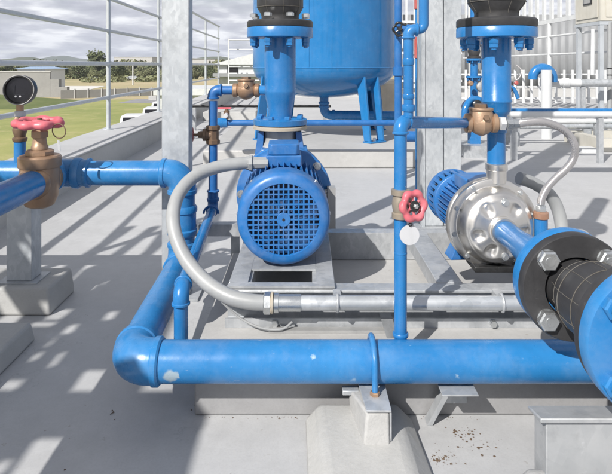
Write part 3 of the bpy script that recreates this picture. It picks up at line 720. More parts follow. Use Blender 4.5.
# ------------------------------------------------------------------ PUMP 1
ax=V(-.035,1,0).normalized(); A0=V(-.080,2.0,.497); side=V(1,.035,0).normalized(); up=V(0,0,1)
p1=thing('pump','blue motor pump with a square-hole fan grille facing the viewer','pump',(-.09,2.25,.31))
mb=MB(); mb.lathe(A0,ax,[(.006,.127),(0,.130),(0,.143),(.004,.156),(.012,.164),(.025,.168),(.10,.171),(.105,.169),(.105,.160),(.03,.158),(.012,.150),(.008,.127)],72,cap=False); fcov=mb.build('fan_cover',M['blue_motor'],p1)
# grille: bars in both directions
mb=MB(); pitch=.0180; w=.0029; Rg=.1295
for k in range(-7,8):
    x=k*pitch
    if abs(x)>=Rg-.004: continue
    L=math.sqrt(Rg*Rg-x*x)
    mb.obox(A0+side*(x-w)-up*L+ax*.003,side*2*w,ax*.003,up*2*L)
    mb.obox(A0+up*(x-w)-side*L+ax*.0022,up*2*w,ax*.003,side*2*L)
mb.build('fan_grille',M['blue_motor'],p1)
mb=MB(); mb.lathe(A0,ax,[(.0015,.006),(.0008,.010),(.0008,.024),(.0018,.025),(.006,.025)],24,cap=True); mb.build('grille_hub',M['blue_motor'],p1)
MB().lathe(A0,ax,[(-.0005,.005),(.003,.005)],16).build('shaft_hole',M['black'],p1)
mb=MB(); mb.lathe(A0,ax,[(.055,.155),(.06,.155)],48); 
for k in range(9):
    th=2*PI*k/9; d=side*math.cos(th)+up*math.sin(th); e=-side*math.sin(th)+up*math.cos(th)
    mb.obox(A0+d*.035+ax*.028-e*.002,d*.085,ax*.028,e*.004)
mb.lathe(A0,ax,[(.02,.028),(.056,.034)],24)
mb.build('cooling_fan',M['fan_blue'],p1)
for deg in (45,135,225,315,0,180):
    th=math.radians(deg); q=A0+side*math.cos(th)*.1695+up*math.sin(th)*.1695+ax*.085; MB().lathe(q,(q-A0-ax*.085),[(-.002,.007),(.003,.007),(.005,.004)],10).build('screw',M['zinc'],p1)
# finned body
mb=MB(); mb.lathe(A0,ax,[(.08,.132),(.40,.132)],48)
for k in range(44):
    th=2*PI*k/44
    d=side*math.cos(th)+up*math.sin(th); e=-side*math.sin(th)+up*math.cos(th)
    mb.obox(A0+d*.130+ax*.09-e*.002,d*.040,ax*.295,e*.004)
mb.build('motor_body',M['blue_motor'],p1)
MB().lathe(A0,ax,[(.385,.15),(.40,.165),(.405,.20),(.410,.204),(.434,.204),(.438,.20),(.45,.14)],64).build('motor_flange',M['blue_motor'],p1)
for deg in (0,180,40,140,-40,-140):
    th=math.radians(deg); q=A0+side*math.cos(th)*.183+up*math.sin(th)*.183
    mb=MB(); mb.lathe(q+ax*.404,-ax,[(0,.018),(.003,.018)],20); mb.hexb(q+ax*.402,-ax,.014,.013); mb.cyl(q+ax*.391,q+ax*.380,.005,10); mb.build('bolt',M['zinc'],p1)
# terminal box
T=A0+ax*.14
mb=MB(); mb.obox(T-side*.070+ax*.07+up*.150,side*.14,ax*.15,up*.045); mb.build('terminal_box',M['blue_motor'],p1,bevel=.006,seg=3)
mb=MB(); 
hexp=[(-.062,0),(-.05,-.012),(.05,-.012),(.062,0),(.062,.12),(.05,.132),(-.05,.132),(-.062,.12)]
mb.prism(hexp,T+ax*.082+up*.197,side,ax,up*.043); mb.build('terminal_cover',M['blue_motor'],p1,bevel=.004)
g0=P(253,163,2.22); mb=MB(); mb.lathe(g0,(-1,0,.0),[(-.06,.022),(-.0,.024),(.002,.032),(.014,.032),(.016,.028),(.026,.028)],8); mb.build('cable_gland',M['conduit'],p1)
# motor feet
for s in (-1,1):
    MB().obox(A0+side*(s*.11-.025)+ax*.2+V(0,0,.3225-A0.z),side*.05,ax*.16,up*.02).build('foot',M['blue_motor'],p1,bevel=.003)
    MB().obox(A0+side*(s*.10-.012)+ax*.21+V(0,0,.343-A0.z),side*.024,ax*.13,up*.07).build('foot_web',M['blue_motor'],p1)
MB().box(.09,.125,2.36,2.42,.36,.53).build('side_support',M['castiron'],p1)
# volute
Bv=A0+ax*.45
mb=MB(); mb.lathe(Bv,ax,[(0,.14),(.02,.165),(.06,.19),(.12,.195),(.18,.17),(.22,.11),(.23,.09)],56)
mb.obox(Bv-side*.105+ax*.03+up*.02,side*.21,ax*.14,up*.16)
mb.build('volute',M['blue_motor'],p1,bevel=.006)
MB().lathe(Bv+ax*.225,ax,[(0,.07),(.03,.07),(.032,.12),(.055,.12)],40).build('suction_flange',M['blue_motor'],p1)
RX,RY=-.120,2.60
mb=MB(); mb.lathe((RX,RY,.62),(0,0,1),[(0,.12),(.05,.10),(.085,.075),(.12,.075),(.135,.08)],40); mb.build('discharge_neck',M['castiron'],p1)
for s in (-1,1):
    MB().hexa([(RX+s*.10-.02,RY-.06,.60),(RX+s*.10+.02,RY-.06,.60),(RX+s*.10+.02,RY+.06,.60),(RX+s*.10-.02,RY+.06,.60)],
              [(RX+s*.085-.012,RY-.05,.745),(RX+s*.085+.012,RY-.05,.745),(RX+s*.085+.012,RY+.05,.745),(RX+s*.085-.012,RY+.05,.745)]).build('volute_rib',M['blue_motor'],p1)
MB().lathe((RX,RY,.752),(0,0,1),[(0,.112),(.004,.125),(.016,.125),(.02,.118)],48).build('discharge_flange',M['gasket'],p1)

# riser 1
def flange_bolts(cx,cy,z0,z1,R,n,parent,mat,ph=0,hr=.019,top=True):
    for k in range(n):
        th=ph+2*PI*k/n; x=cx+R*math.cos(th); y=cy+R*math.sin(th); mb=MB()
        mb.hexb((x,y,z0),(0,0,-1),hr,.022); mb.cyl((x,y,z0-.02),(x,y,z0-.042),hr*.55,10)
        mb.hexb((x,y,z0-.0225),(0,0,-1),hr*.9,.012,False)
        mb.build('bolt',mat,parent)
        if top:
            MB().hexb((x,y,z1),(0,0,1),hr,.016).build('bolt_head',M['zinc'],parent)
r=thing('pipe_riser','wide blue vertical riser with a tapered foot on the left pump','pipe riser',(RX,RY,.775))
mb=MB(); mb.lathe((RX,RY,.0),(0,0,1),[(.785,.056),(.80,.055),(.84,.056),(.88,.064),(.915,.072),(.925,.0735),(.93,.0735),(.935,.072),(1.172,.072)],48); mb.build('pipe_section',M['blue'],r)
mb=MB(); mb.lathe((RX,RY,.773),(0,0,1),[(0,.118),(.004,.124),(.026,.124),(.03,.118),(.032,.06)],48); mb.build('lower_flange',M['blue'],r)
for k in range(8):
    th=PI/8+2*PI*k/8; MB().hexb((RX+.1*math.cos(th),RY+.1*math.sin(th),.804),(0,0,1),.014,.014).build('bolt',M['blue'],r)
MB().lathe((RX,RY,1.172),(0,0,1),[(0,.075),(.002,.148),(.006,.153),(.046,.153),(.05,.150)],56).build('upper_flange',M['blue'],r)
flange_bolts(RX,RY,1.1715,1.268,.128,8,r,M['blue'],PI/8,.018)
def bellows(label,cx,cy,z,R,n1,n2,topz):
    t=thing('rubber_joint',label,'rubber joint',(cx,cy,z))
    MB().lathe((cx,cy,z),(0,0,1),[(0,R*.98),(.004,R),(.026,R),(.032,R*.96),(.034,n1)],56).build('lower_flange',M['rubber'],t)
    h=topz-z-.07; pr=[(.034,n1),(.05,n1*.98),(.06,n1),(.085,n2),(.10,n2*1.04),(.034+h*.42,n2*1.04),(.034+h*.5,n2*.98),(.034+h*.58,n2*1.04),(h*.85,n2*1.03),(h*.95,n1),(h+.034,n1)]
    MB().lathe((cx,cy,z),(0,0,1),pr,56,cap=False).build('bellows',M['rubber'],t,ang=60)
    MB().lathe((cx,cy,z+h+.035),(0,0,1),[(0,n1),(.002,R*.96),(.008,R),(.03,R),(.034,R*.98)],56).build('upper_flange',M['rubber'],t)
    ms=MB()
    for k in range(8):
        th=2*PI*k/8+.2; u=V(math.cos(th),math.sin(th),0)
        ms.tube([V(cx,cy,z+tt)+u*(rr+.0006) for tt,rr in pr[1:-1]],.0008,5)
    for zz in (.093,.034+h*.42): ms.torus((cx,cy,z+zz),(0,0,1),n2*1.04+.0005,.0012,48,5)
    ms.build('mould_seam',M['seam'],t); return t
bellows('black rubber expansion joint on top of the left pump riser',RX,RY,1.2225,.153,.088,.103,1.56)
r=thing('pipe_riser','blue pipe going up from the left rubber joint','pipe riser',(RX,RY,1.56))
MB().lathe((RX,RY,1.562),(0,0,1),[(0,.15),(.04,.15),(.042,.072),(.7,.072)],40).build('pipe_section',M['blue'],r)

# ------------------------------------------------------------------ PUMP 2 (stainless)
p2=thing('pump','stainless steel pump with dimpled round casing and blue ribbed motor','pump',(.67,2.15,.31))
d2=V(.07,-1,0).normalized(); S2=V(1,.07,0).normalized(); c2=V(.681,2.045,.472)
mb=MB(); mb.lathe(c2,d2,[(-.055,.10),(-.05,.15),(-.045,.160),(-.030,.165),(-.022,.163),(-.018,.158),(-.008,.158),(0,.163),(.010,.163),(.013,.158),(.014,.142)],80,cap=False); mb.build('casing_rim',M['steel'],p2)
# front dome with dimples
def ft(r):
    if r>.138: return .014
    if r>.118: s=(.138-r)/.02; return .014+.052*math.sin(s*PI/2)
    if r>.096: s=(.118-r)/.022; return .066+.012*math.sin(s*PI/2)
    s=(.096-r)/.096; return .078+.018*s
dents=[52,126,194,244,300,352]
vs=[];fs=[]; nr=46; na=144
for i in range(nr+1):
    r=.142*(1-i/nr)+.034*(i/nr)
    for k in range(na):
        th=2*PI*k/na; t=ft(r)
        for dd in dents:
            da=((math.degrees(th)-dd+180)%360)-180
            q=math.exp(-(abs(da)/12)**3)*math.exp(-(abs(r-.084)/.021)**3); t-=.013*q
        vs.append(c2+d2*t+(S2*math.cos(th)+up*math.sin(th))*r)
for i in range(nr):
    for k in range(na):
        k2=(k+1)%na; fs.append((i*na+k,i*na+k2,(i+1)*na+k2,(i+1)*na+k))
mb=MB(); mb.add(vs,fs); mb.build('casing_front',M['steel'],p2,ang=70)
mb=MB(); mb.lathe(c2,d2,[(.085,.050),(.098,.050),(.10,.046),(.112,.046)],40); mb.build('inlet_neck',M['steel'],p2)
for k in range(10):
    th=2*PI*(k+.35)/10; q=c2+(S2*math.cos(th)+up*math.sin(th))*.1505+d2*.012
    mb=MB(); mb.lathe(q,d2,[(0,.009),(.002,.009)],14); mb.lathe(q,d2,[(.002,.006),(.009,.006)],6); mb.build('bolt',M['zinc'],p2)
for th in (82,-82):
    a=math.radians(th); q=c2+(S2*math.cos(a)+up*math.sin(a))*.095+d2*.074
    mb=MB(); mb.lathe(q,d2,[(0,.016),(.008,.014)],20); mb.hexb(q+d2*.008,d2,.011,.010); mb.build('plug',M['zinc'],p2)
mb=MB(); mb.cyl((.700,2.06,.62),(.700,2.06,.665),.036,32); mb.lathe((.70,2.06,.665),(0,0,1),[(0,.038),(.003,.04),(.022,.04),(.025,.036)],28); mb.build('outlet_neck',M['steel'],p2)
# motor 2
mc=c2-d2*.055
mb=MB(); mb.lathe(mc,-d2,[(0,.12),(.02,.125),(.04,.10),(.06,.09),(.30,.09)],40)
for k in range(34):
    th=2*PI*k/34; u_=S2*math.cos(th)+up*math.sin(th); e=-S2*math.sin(th)+up*math.cos(th)
    mb.obox(mc+u_*.088-d2*.06-e*.002,u_*.022,-d2*.2,e*.004)
mb.build('motor_body',M['blue_motor'],p2)
F0=mc-d2*.27
tilt=-d2
mb=MB(); mb.lathe(F0,tilt,[(0,.112),(.003,.116),(.02,.118),(.022,.112)],48)
mb.lathe(F0,tilt,[(.10,.112),(.102,.118),(.125,.116),(.14,.10),(.143,.07)],48)
for k in range(26):
    th=2*PI*k/26; u_=S2*math.cos(th)+up*math.sin(th); e=-S2*math.sin(th)+up*math.cos(th)
    mb.obox(F0+u_*.108+tilt*.018-e*.0075,u_*.008,tilt*.086,e*.015)
mb.build('fan_cover',M['blue_motor'],p2)
MB().lathe(F0,tilt,[(.005,.10),(.12,.10)],32).build('cover_inside',M['black'],p2)
mb=MB(); mb.obox(mc-S2*.06-d2*.02+up*.085,S2*.13,-d2*.17,up*.055); mb.build('terminal_box',M['blue_motor'],p2,bevel=.006)
for s in (-1,1):
    b0=mc+S2*(s*.10)+V(0,0,.3135-mc.z)
    MB().hexa([b0+S2*-.03-d2*.02,b0+S2*.03-d2*.02,b0+S2*.03-d2*.1,b0+S2*-.03-d2*.1],[b0+S2*-.02-d2*.03+up*.09-S2*s*.03,b0+S2*.02-d2*.03+up*.09-S2*s*.03,b0+S2*.02-d2*.08+up*.09-S2*s*.03,b0+S2*-.02-d2*.08+up*.09-S2*s*.03]).build('foot',M['blue_motor'],p2,bevel=.003)
MB().box(.60,.79,1.985,2.10,.3135,.332).build('base_block',M['black'],p2,bevel=.002)

# riser 2
SX,SY=.700,2.06
r=thing('pipe_riser','blue vertical riser standing on the stainless pump outlet','pipe riser',(SX,SY,.69))
mb=MB(); mb.lathe((SX,SY,0),(0,0,1),[(.67,.0325),(.80,.0325),(.802,.037),(.815,.037),(.817,.033),(.855,.033),(.872,.044),(.885,.051),(.912,.0525),(.915,.055),(.922,.055),(.926,.052),(1.146,.052)],48); mb.build('pipe_section',M['blue'],r)
MB().lathe((SX,SY,1.146),(0,0,1),[(0,.055),(.002,.138),(.005,.143),(.036,.143),(.04,.14)],56).build('upper_flange',M['blue'],r)
flange_bolts(SX,SY,1.1455,1.226,.113,8,r,M['blue'],PI/8,.018,False)
bellows('black rubber expansion joint on top of the right riser',SX,SY,1.1865,.143,.080,.099,1.5)
r=thing('pipe_riser','blue pipe going up from the right rubber joint','pipe riser',(SX,SY,1.5))
MB().lathe((SX,SY,1.502),(0,0,1),[(0,.14),(.04,.14),(.042,.057),(.7,.057)],40).build('pipe_section',M['blue'],r)

# suction line, rubber joint horizontal
AX,AZ=.70,.471
s=thing('pipe','short blue cone pipe and flange joining the stainless pump','pipe',(AX,1.7,AZ))
mb=MB(); mb.lathe((AX-.01,1.935,AZ),(0.02,-1,0),[(0,.036),(.004,.040),(.10,.040),(.12,.041),(.30,.058),(.405,.062)],40); mb.build('pipe_section',M['blue'],s)
MB().lathe((AX,1.525,AZ),(0,-1,0),[(0,.06),(.002,.135),(.006,.1395),(.040,.1395),(.044,.137)],72).build('flange',M['blue'],s)
j=thing('rubber_joint','black rubber expansion joint between two blue flanges in the right foreground','rubber joint',(AX,1.33,AZ))
MB().lathe((AX,1.4805,AZ),(0,-1,0),[(0,.138),(.002,.140),(.028,.140),(.032,.137),(.033,.082),(.020,.078)],72,cap=False).build('flange_ring',M['rubber'],j)
pr=[(-.005,.074),(.02,.074),(.03,.072),(.055,.078),(.075,.088),(.10,.094),(.14,.096),(.18,.094),(.205,.088),(.225,.078),(.245,.073),(.262,.074)]
MB().lathe((AX,1.4805,AZ),(.09,-1,0),pr,64,cap=False).build('bellows',M['rubber'],j,ang=70)
ms=MB(); o0=V(AX,1.4805,AZ); aa=V(.09,-1,0).normalized(); su=aa.cross(up).normalized(); sw=aa.cross(su)
for k in range(10):
    th=2*PI*k/10+.35; u_=su*math.cos(th)+sw*math.sin(th); ms.tube([o0+aa*tt+u_*(rr+.0004) for tt,rr in pr[2:-1]],.0008,5)
for tt,rr in ((.06,.0805),(.10,.0945),(.16,.0955)): ms.torus(o0+aa*tt,aa,rr,.0011,60,5)
ms.build('mould_seam',M['seam'],j)
for deg in (45,135,225,315):
    th=math.radians(deg); q=V(AX+.109*math.cos(th),1.448,AZ+.109*math.sin(th))
    mb=MB(); mb.lathe(q,(0,-1,0),[(0,.026),(.003,.026)],24); mb.hexb(q+V(0,-.003,0),(0,-1,0),.0275,.019); mb.cyl(q+V(0,-.02,0),q+V(0,-.0235,0),.012,14); mb.build('bolt',M['zinc'],j)
BX=AX+.040
MB().lathe((BX,1.222,AZ),(0,-1,0),[(0,.079),(.001,.154),(.004,.158),(.026,.158),(.029,.156)],72).build('flange_ring',M['rubber'],j)
s=thing('pipe','blue pipe and flange coming towards the viewer at the right edge','pipe',(BX,1.0,AZ))
MB().lathe((BX,1.192,AZ),(0,-1,0),[(0,.158),(.002,.161),(.030,.161),(.036,.157),(.037,.066)],72).build('flange',M['blue_main'],s)
MB().cyl((BX,1.16,AZ),(BX,.45,AZ),.06,40).build('pipe_section',M['blue_main'],s)
elbow_part((BX,.38,AZ),(0,1,0),(0,0,-1),.06,.07,M['blue_main'],s)
MB().cyl((BX,.38,AZ-.09),(BX,.38,0),.06,40).build('pipe_section',M['blue_main'],s)
for deg in (37,143,217,323):
    th=math.radians(deg); q=V(BX+.132*math.cos(th),1.163,AZ+.132*math.sin(th))
    mb=MB(); mb.hexb(q+V(0,-.001,0),(0,-1,0),.025,.022); mb.cyl(q+V(0,-.022,0),q+V(0,-.042,0),.015,16); mb.build('bolt',M['blue_main'],s)

# ------------------------------------------------------------------ thin pipe in the middle
tp=thing('pipe','thin blue pipe rising from the long thick pipe to the right check valve','pipe',(.275,1.62,.25))
ty=1.64; tx=(400.5-306)*ty/F
zE=HC-57*ty/F
q2=V(.575,2.00,HC-58*2.0/F); q1=V(tx,ty,zE)
MB().cyl((tx,ty,.235),(tx,ty,zE-.03),.0185,28).build('pipe_section',M['blue'],tp)
dd=(q2-q1).normalized()
elbow_part(q1,(0,0,-1),dd,.0195,.026,M['blue'],tp,1.22)
MB().cyl(q1+dd*.03,q2,.0185,28).build('pipe_section',M['blue'],tp)
# upper branch
ub=V(tx+.027,ty+.02,zE+.012)
MB().cyl(ub,(ub.x,ub.y,1.135),.0145,24).build('branch_pipe',M['blue'],tp)
ring_part((ub.x,ub.y,ub.z+.028),(0,0,1),.0195,.02,M['blue'],tp); ring_part((ub.x,ub.y,ub.z+.062),(0,0,1),.0175,.014,M['blue'],tp)
ring_part((ub.x,ub.y,1.06),(0,0,1),.0175,.02,M['blue'],tp)
elbow_part((ub.x,ub.y,1.155),(0,0,-1),(1,0,0),.0155,.02,M['blue'],tp,1.25)
MB().tube(fillet([(ub.x+.02,ub.y,1.155),(ub.x+.045,ub.y,1.155),(ub.x+.045,ub.y,1.6)],.018),.0145,18).build('branch_pipe',M['blue'],tp)
ring_part((tx,ty,.50),(0,0,1),.0192,.006,M['blue'],tp,'weld_bead')
ring_part((tx,ty,.262),(0,0,1),.023,.012,M['blue'],tp)
# valve on it, handwheel towards viewer right
v=thing('gate_valve','small tarnished gate valve with a pink handwheel facing the viewer','valve',(tx,ty,.64))
zc2=HC-(204-65)*ty/F; c=V(tx,ty,zc2)
mb=MB(); mb.lathe(c+V(0,0,-.042),(0,0,1),[(0,.022),(.002,.0255),(.016,.0255),(.019,.021),(.03,.024),(.044,.0255),(.058,.023),(.068,.021),(.07,.0275),(.084,.0275),(.086,.022)],24)
ha=V(.42,-.85,.12).normalized()
mb.lathe(c,ha,[(0,.02),(.026,.02),(.028,.023),(.036,.023),(.038,.014),(.05,.013)],20); mb.build('body',M['brass_dull'],v)
MB().cyl(c+ha*.05,c+ha*.074,.0055,12).build('stem',M['bronze_dark'],v)
handwheel(c+ha*.062,ha,.0425,M['pink'],v,6,.24)
MB().lathe(c+ha*.0665,ha,[(0,.0155),(.004,.0155)],24).build('washer',M['black'],v)
MB().hexb(c+ha*.0706,ha,.0072,.008).build('stem_nut',M['zinc'],v)
dc=c+ha*.06; td=V((409.5-306)*1.585/F,1.585,HC-(235-65)*1.585/F)
t=thing('tag','round blank white tag hanging under the pink handwheel on the thin pipe','tag',td)
MB().lathe(td,(.05,-1,.05),[(-.0012,.028),(.0012,.028)],40).build('disc',M['tape'],t)
mb=MB()
for k in range(4): mb.torus(td+V(.002-.001*k,-.002,.030+.0075*k),(1,.2,0) if k%2 else (.2,1,0),.0045,.0014,12,6)
mb.build('chain',M['black'],t)

check_valve((.625,2.0,HC-58*2.0/F),.115,.047,'light bronze check valve beside the right riser',M['bronze'])
hx=thing('hose','braided steel hose curving from the right check valve down to a blue stub','hose',(.75,1.98,.6))
z0=HC-58*2.0/F
MB().lathe((.684,1.985,z0),(1,0,0),[(0,.018),(.002,.026),(.02,.026),(.022,.019)],6).build('hex_nipple',M['tape'],hx)
MB().lathe((.706,1.98,z0),(1,0,0),[(0,.018),(.002,.023),(.022,.023),(.024,.017),(.05,.016)],8).build('hex_nut',M['zinc'],hx)
pts=[V(.75,1.975,z0),P(527,122.5,1.975),P(543,122,1.98),P(558,126.5,1.985),P(569,135,1.99),P(575,147,1.99),P(573,159,2.0),P(566,169,2.0),P(556,178,2.0),P(547,188,2.0),P(542,198,2.0),P(541,204,2.0)]
MB().tube(smooth_path(pts,8),.0135,18).build('hose_body',M['braid'],hx)
bx=P(541,205,2.0).x
MB().hexb((bx,2.0,HC-146*2/F),(0,0,1),.019,.02).build('end_nut',M['zinc'],hx)
st=thing('pipe','short blue upright stub with a copper collar below the braided hose','pipe',(bx,2.0,.19))
MB().cyl((bx,2.0,.191),(bx,2.0,.505),.023,28).build('pipe_section',M['blue'],st)
MB().lathe((bx,2.0,.502),(0,0,1),[(0,.023),(.002,.027),(.022,.027),(.026,.02)],24).build('copper_collar',M['copper'],st)
fc=thing('flexible_conduit','thick grey flexible conduit looping behind the stainless pump','conduit',(.95,2.3,.3))
MB().tube(smooth_path([P(519,178,2.3),P(535,184,2.32),P(549,194,2.34),P(558,210,2.34),P(562,232,2.32),P(560,255,2.28),P(545,275,2.2)],8),.026,22).build('sheath',M['conduit'],fc)

# ------------------------------------------------------------------ tank
TX,TY,TR=.225,7.0,.885
tk=thing('tank','big blue cylindrical pressure tank with a domed bottom','tank',(TX,TY,.18))
pr=[(.645,.02),(.65,.15),(.665,.30),(.70,.48),(.75,.63),(.81,.75),(.87,.82),(.93,.865),(1.0,.884)]
mb=MB(); mb.lathe((TX,TY,0),(0,0,1),pr+[(1.012,.886)],96); mb.build('bottom_dome',M['blue_tank'],tk,ang=60)
mb=MB(); mb.lathe((TX,TY,0),(0,0,1),[(1.012,.885),(1.014,.889),(1.022,.889),(1.026,.885),(3.0,.885)],96); mb.build('shell',M['blue_tank'],tk)
mb=MB(); mb.lathe((TX,TY,0),(0,0,1),[(3.0,.884),(3.1,.84),(3.2,.7),(3.28,.45),(3.32,.1)],72); mb.build('top_dome',M['blue_tank'],tk,ang=60)
MB().tube([(TX+.8855*math.sin(-.22),TY-.8855*math.cos(-.22),1.03),(TX+.8855*math.sin(-.22),TY-.8855*math.cos(-.22),2.98)],.004,8).build('weld_seam',M['blue_tank'],tk)
for ang in (-53,37,127,217):
    a=math.radians(ang); rd=V(math.cos(a),math.sin(a),0); tg=V(-rd.y,rd.x,0); base=V(TX,TY,0)
    mb=MB()
    for s in (-1,1):
        b0=base+rd*.90+tg*(s*.10-.014); t0=base+rd*.80+tg*(s*.10-.014)
        mb.hexa([b0-rd*.05+V(0,0,.20),b0+rd*.05+V(0,0,.20),b0+rd*.05+tg*.028+V(0,0,.20),b0-rd*.05+tg*.028+V(0,0,.20)],
                [t0-rd*.07+V(0,0,.86),t0+rd*.045+V(0,0,.98),t0+rd*.045+tg*.028+V(0,0,.98),t0-rd*.07+tg*.028+V(0,0,.86)])
    b0=base+rd*.84-tg*.12+V(0,0,.181); mb.obox(b0,rd*.13,tg*.24,V(0,0,.018))
    b1=base+rd*.93-tg*.085+V(0,0,.2); mb.hexa([b1,b1+rd*.012,b1+rd*.012+tg*.17,b1+tg*.17],[b1-rd*.1+V(0,0,.66),b1-rd*.088+V(0,0,.66),b1-rd*.088+tg*.17+V(0,0,.66),b1-rd*.1+tg*.17+V(0,0,.66)]) if ang in (37,127) else None
    lg=mb.build('leg',M['blue_tank'],tk,bevel=.004)
    MB().hexb(base+rd*.90+V(0,0,.199),(0,0,1),.02,.03).build('anchor_bolt',M['zinc'],lg)
mb=MB(); mb.tube(fillet([(TX,TY,.66),(TX,TY,.425),(1.15,TY-.05,.425)],.10),.056,20); collar(mb,(TX,TY,.575),(0,0,1),.068,.03); collar(mb,(TX,TY,.53),(0,0,1),.068,.03); collar(mb,(TX+.12,TY,.425),(1,0,0),.066,.04); mb.build('outlet_pipe',M['blue'],tk)
# cross pipe at the back
lp=thing('pipe','dark blue pipe running low across the roof in front of the tank','pipe',(0,5.5,.4))
zz=HC-57.8*5.4/F
MB().cyl((-.80,5.4,zz),(1.0,5.4,zz),.030,24).build('pipe_section',M['blue_dark'],lp)
MB().lathe((-.86,5.4,zz),(1,0,0),[(0,.03),(.01,.048),(.05,.05),(.06,.046),(.10,.046)],24).build('end_cap',M['blue'],lp)
for X in (-.24,.93): MB().box(X-.03,X+.03,5.37,5.43,0.0,zz-.037).build('support',M['galv'],lp)
t=thing('tap','small tarnished bronze tap with a red lever on the low back pipe','tap',(-.765,5.4,zz+.03))
MB().lathe((-.765,5.4,zz+.035),(0,0,1),[(0,.02),(.03,.02),(.035,.03),(.08,.03),(.085,.018),(.10,.018)],16).build('body',M['bronze_dark'],t)
MB().box(-.86,-.72,5.385,5.41,zz+.136,zz+.15).build('lever',M['pink'],t)
MB().lathe((-.765,5.37,zz+.075),(0,-1,0),[(0,.024),(.05,.02)],14).build('nozzle',M['tape'],t)
# black line pipe far left/back
t=thing('cable_pipe','thin black pipe stretched low across the back of the roof','pipe',(-1,9,.39))
MB().cyl((-2.0,9,.39),(.4,9,.39),.022,12).build('pipe_section',M['black'],t)
for X in (-1.8,-.7,.3): MB().box(X-.03,X+.03,8.97,9.03,0,.368).build('support',M['galv'],t)
for (x0,x1,y0,y1,h,l) in ((-1.95,-.95,10.6,11.3,.16,'low pale concrete plinth beyond the thin black pipe'),):
    o=MB().box(x0,x1,y0,y1,0,h).build('machine_plinth',M['parapet'],bevel=.01); place(o,((x0+x1)/2,(y0+y1)/2,0)); tag(o,l,'plinth')

# manifold right of tank
m=thing('pipe','dark blue vertical pipe just right of the big tank','pipe',(.84,5.1,0))
MB().cyl((.84,5.1,0),(.84,5.1,2.6),.034,20).build('pipe_section',M['blue_dark'],m)
MB().lathe((.84,5.1,.95),(0,0,1),[(0,.036),(.004,.046),(.08,.046),(.084,.036)],20).build('coupling',M['blue_dark'],m)
MB().cyl((.84,5.06,1.37),(.93,4.98,1.38),.035,16).build('branch',M['blue_dark'],m)
MB().cyl((.84,5.1,.40),(1.2,5.1,.40),.05,16).build('branch',M['blue_dark'],m)
t=thing('small_valve','small black valve on the dark vertical pipe right of the tank','valve',(.84,5.0,1.37))
handwheel((.84,5.0,1.37),(-.2,-1,0),.07,M['black'],t,5,.16)
MB().cyl((.84,5.0,1.37),(.84,5.07,1.37),.02,10).build('stem',M['black'],t)
m=thing('pipe','mid blue vertical pipe with red bands, half hidden by the twin column','pipe',(.80,4.0,0))
X=(418.5-306)*4.05/F
MB().cyl((X,4.05,0),(X,4.05,2.6),.024,18).build('pipe_section',M['blue'],m)
for (a,b) in ((37,58),(-8,9)): 
    za=HC-(b-65)*4.05/F; zb=HC-(a-65)*4.05/F; MB().cyl((X,4.05,za),(X,4.05,zb),.031,18).build('red_band',M['red'],m)
o=MB().lathe((1.34,9.2,0),(0,0,1),[(0,.22),(.02,.24),(.3,.24),(.31,.25),(.33,.24),(.6,.24),(.75,.24),(.8,.2),(.82,.05)],28).build('drum',M['tan']); place(o,(1.34,9.2,0)); tag(o,'tan plastic drum standing right of the tank legs','drum')

# ------------------------------------------------------------------ background right
def small_riser(X,Y,label,sc):
    t=thing('pump_riser',label,'pipe riser',(X,Y,0))
    mb=MB(); mb.cyl((X,Y,.3),(X,Y,1.16),.045*sc,20); mb.cyl((X,Y,1.30),(X,Y,2.4),.045*sc,20); mb.build('pipe_section',M['blue'],t)
    for z in (.90,1.10,1.29,1.55): MB().lathe((X,Y,z),(0,0,1),[(0,.095*sc),(.025,.095*sc)],24).build('flange',M['blue'],t)
    MB().lathe((X,Y,1.127),(0,0,1),[(0,.085*sc),(.02,.085*sc),(.03,.06*sc),(.08,.075*sc),(.13,.06*sc),(.14,.085*sc),(.16,.085*sc)],24).build('rubber_joint',M['rubber'],t)
    mb=MB(); mb.lathe((X-.04,Y-.10,.56),(0,1,0),[(0,.06),(.02,.085),(.16,.09),(.2,.06)],28); mb.box(X-.06,X+.06,Y-.05,Y+.05,.13,.5); mb.build('pump_casing',M['blue'],t)
    mb=MB(); mb.tube(smooth_path([(X-.16,Y-.15,.35),(X-.15,Y-.16,.55),(X-.05,Y-.1,.66),(X+.08,Y-.1,.62),(X+.16,Y-.1,.45)],6),.035,14); mb.build('bypass_pipe',M['blue'],t)
    MB().lathe((X-.02,Y-.16,.60),(0,-1,.2),[(0,.05),(.04,.05),(.05,.03)],14).build('valve_body',M['black'],t)
    MB().lathe((X+.10,Y-.15,.72),(0,-1,.2),[(0,.035),(.04,.035),(.05,.02)],14).build('valve_handle',M['red'],t)
    mb=MB(); mb.tube(smooth_path([(X+.02,Y-.1,.75),(X+.14,Y-.16,.80),(X+.2,Y-.16,.95),(X+.12,Y-.12,1.05)],6),.014,10); mb.build('hose_loop',M['braid'],t)
    MB().lathe((X+.03,Y-.12,.80),(0,-1,.1),[(0,.03),(.02,.05),(.06,.05),(.07,.03)],16).build('small_gauge',M['castiron'],t)
    MB().lathe((X-.09,Y-.14,.84),(0,-1,0),[(0,.028),(.05,.03),(.06,.02)],12).build('bleed_valve',M['bronze'],t)
    for z_ in (.905,1.105,1.295,1.555):
        for a_ in range(6):
            MB().hexb((X+.078*sc*math.cos(a_*1.047),Y+.078*sc*math.sin(a_*1.047),z_-.005),(0,0,-1),.012*sc,.03).build('bolt',M['blue'],t)
    MB().box(X-.17,X+.17,Y-.2,Y+.3,0,.14).build('base',M['galv'],t)
    return t
small_riser((474-306)*6.5/F,6.5,'blue pump riser seen in the gap between twin column and right riser',.95)
small_riser((522-306)*9.5/F,10.2,'farther blue pump riser seen just right of the right riser',.5)
t=thing('pipe','long white pipe crossing the background behind the braided hose','pipe',(3,6,.5))
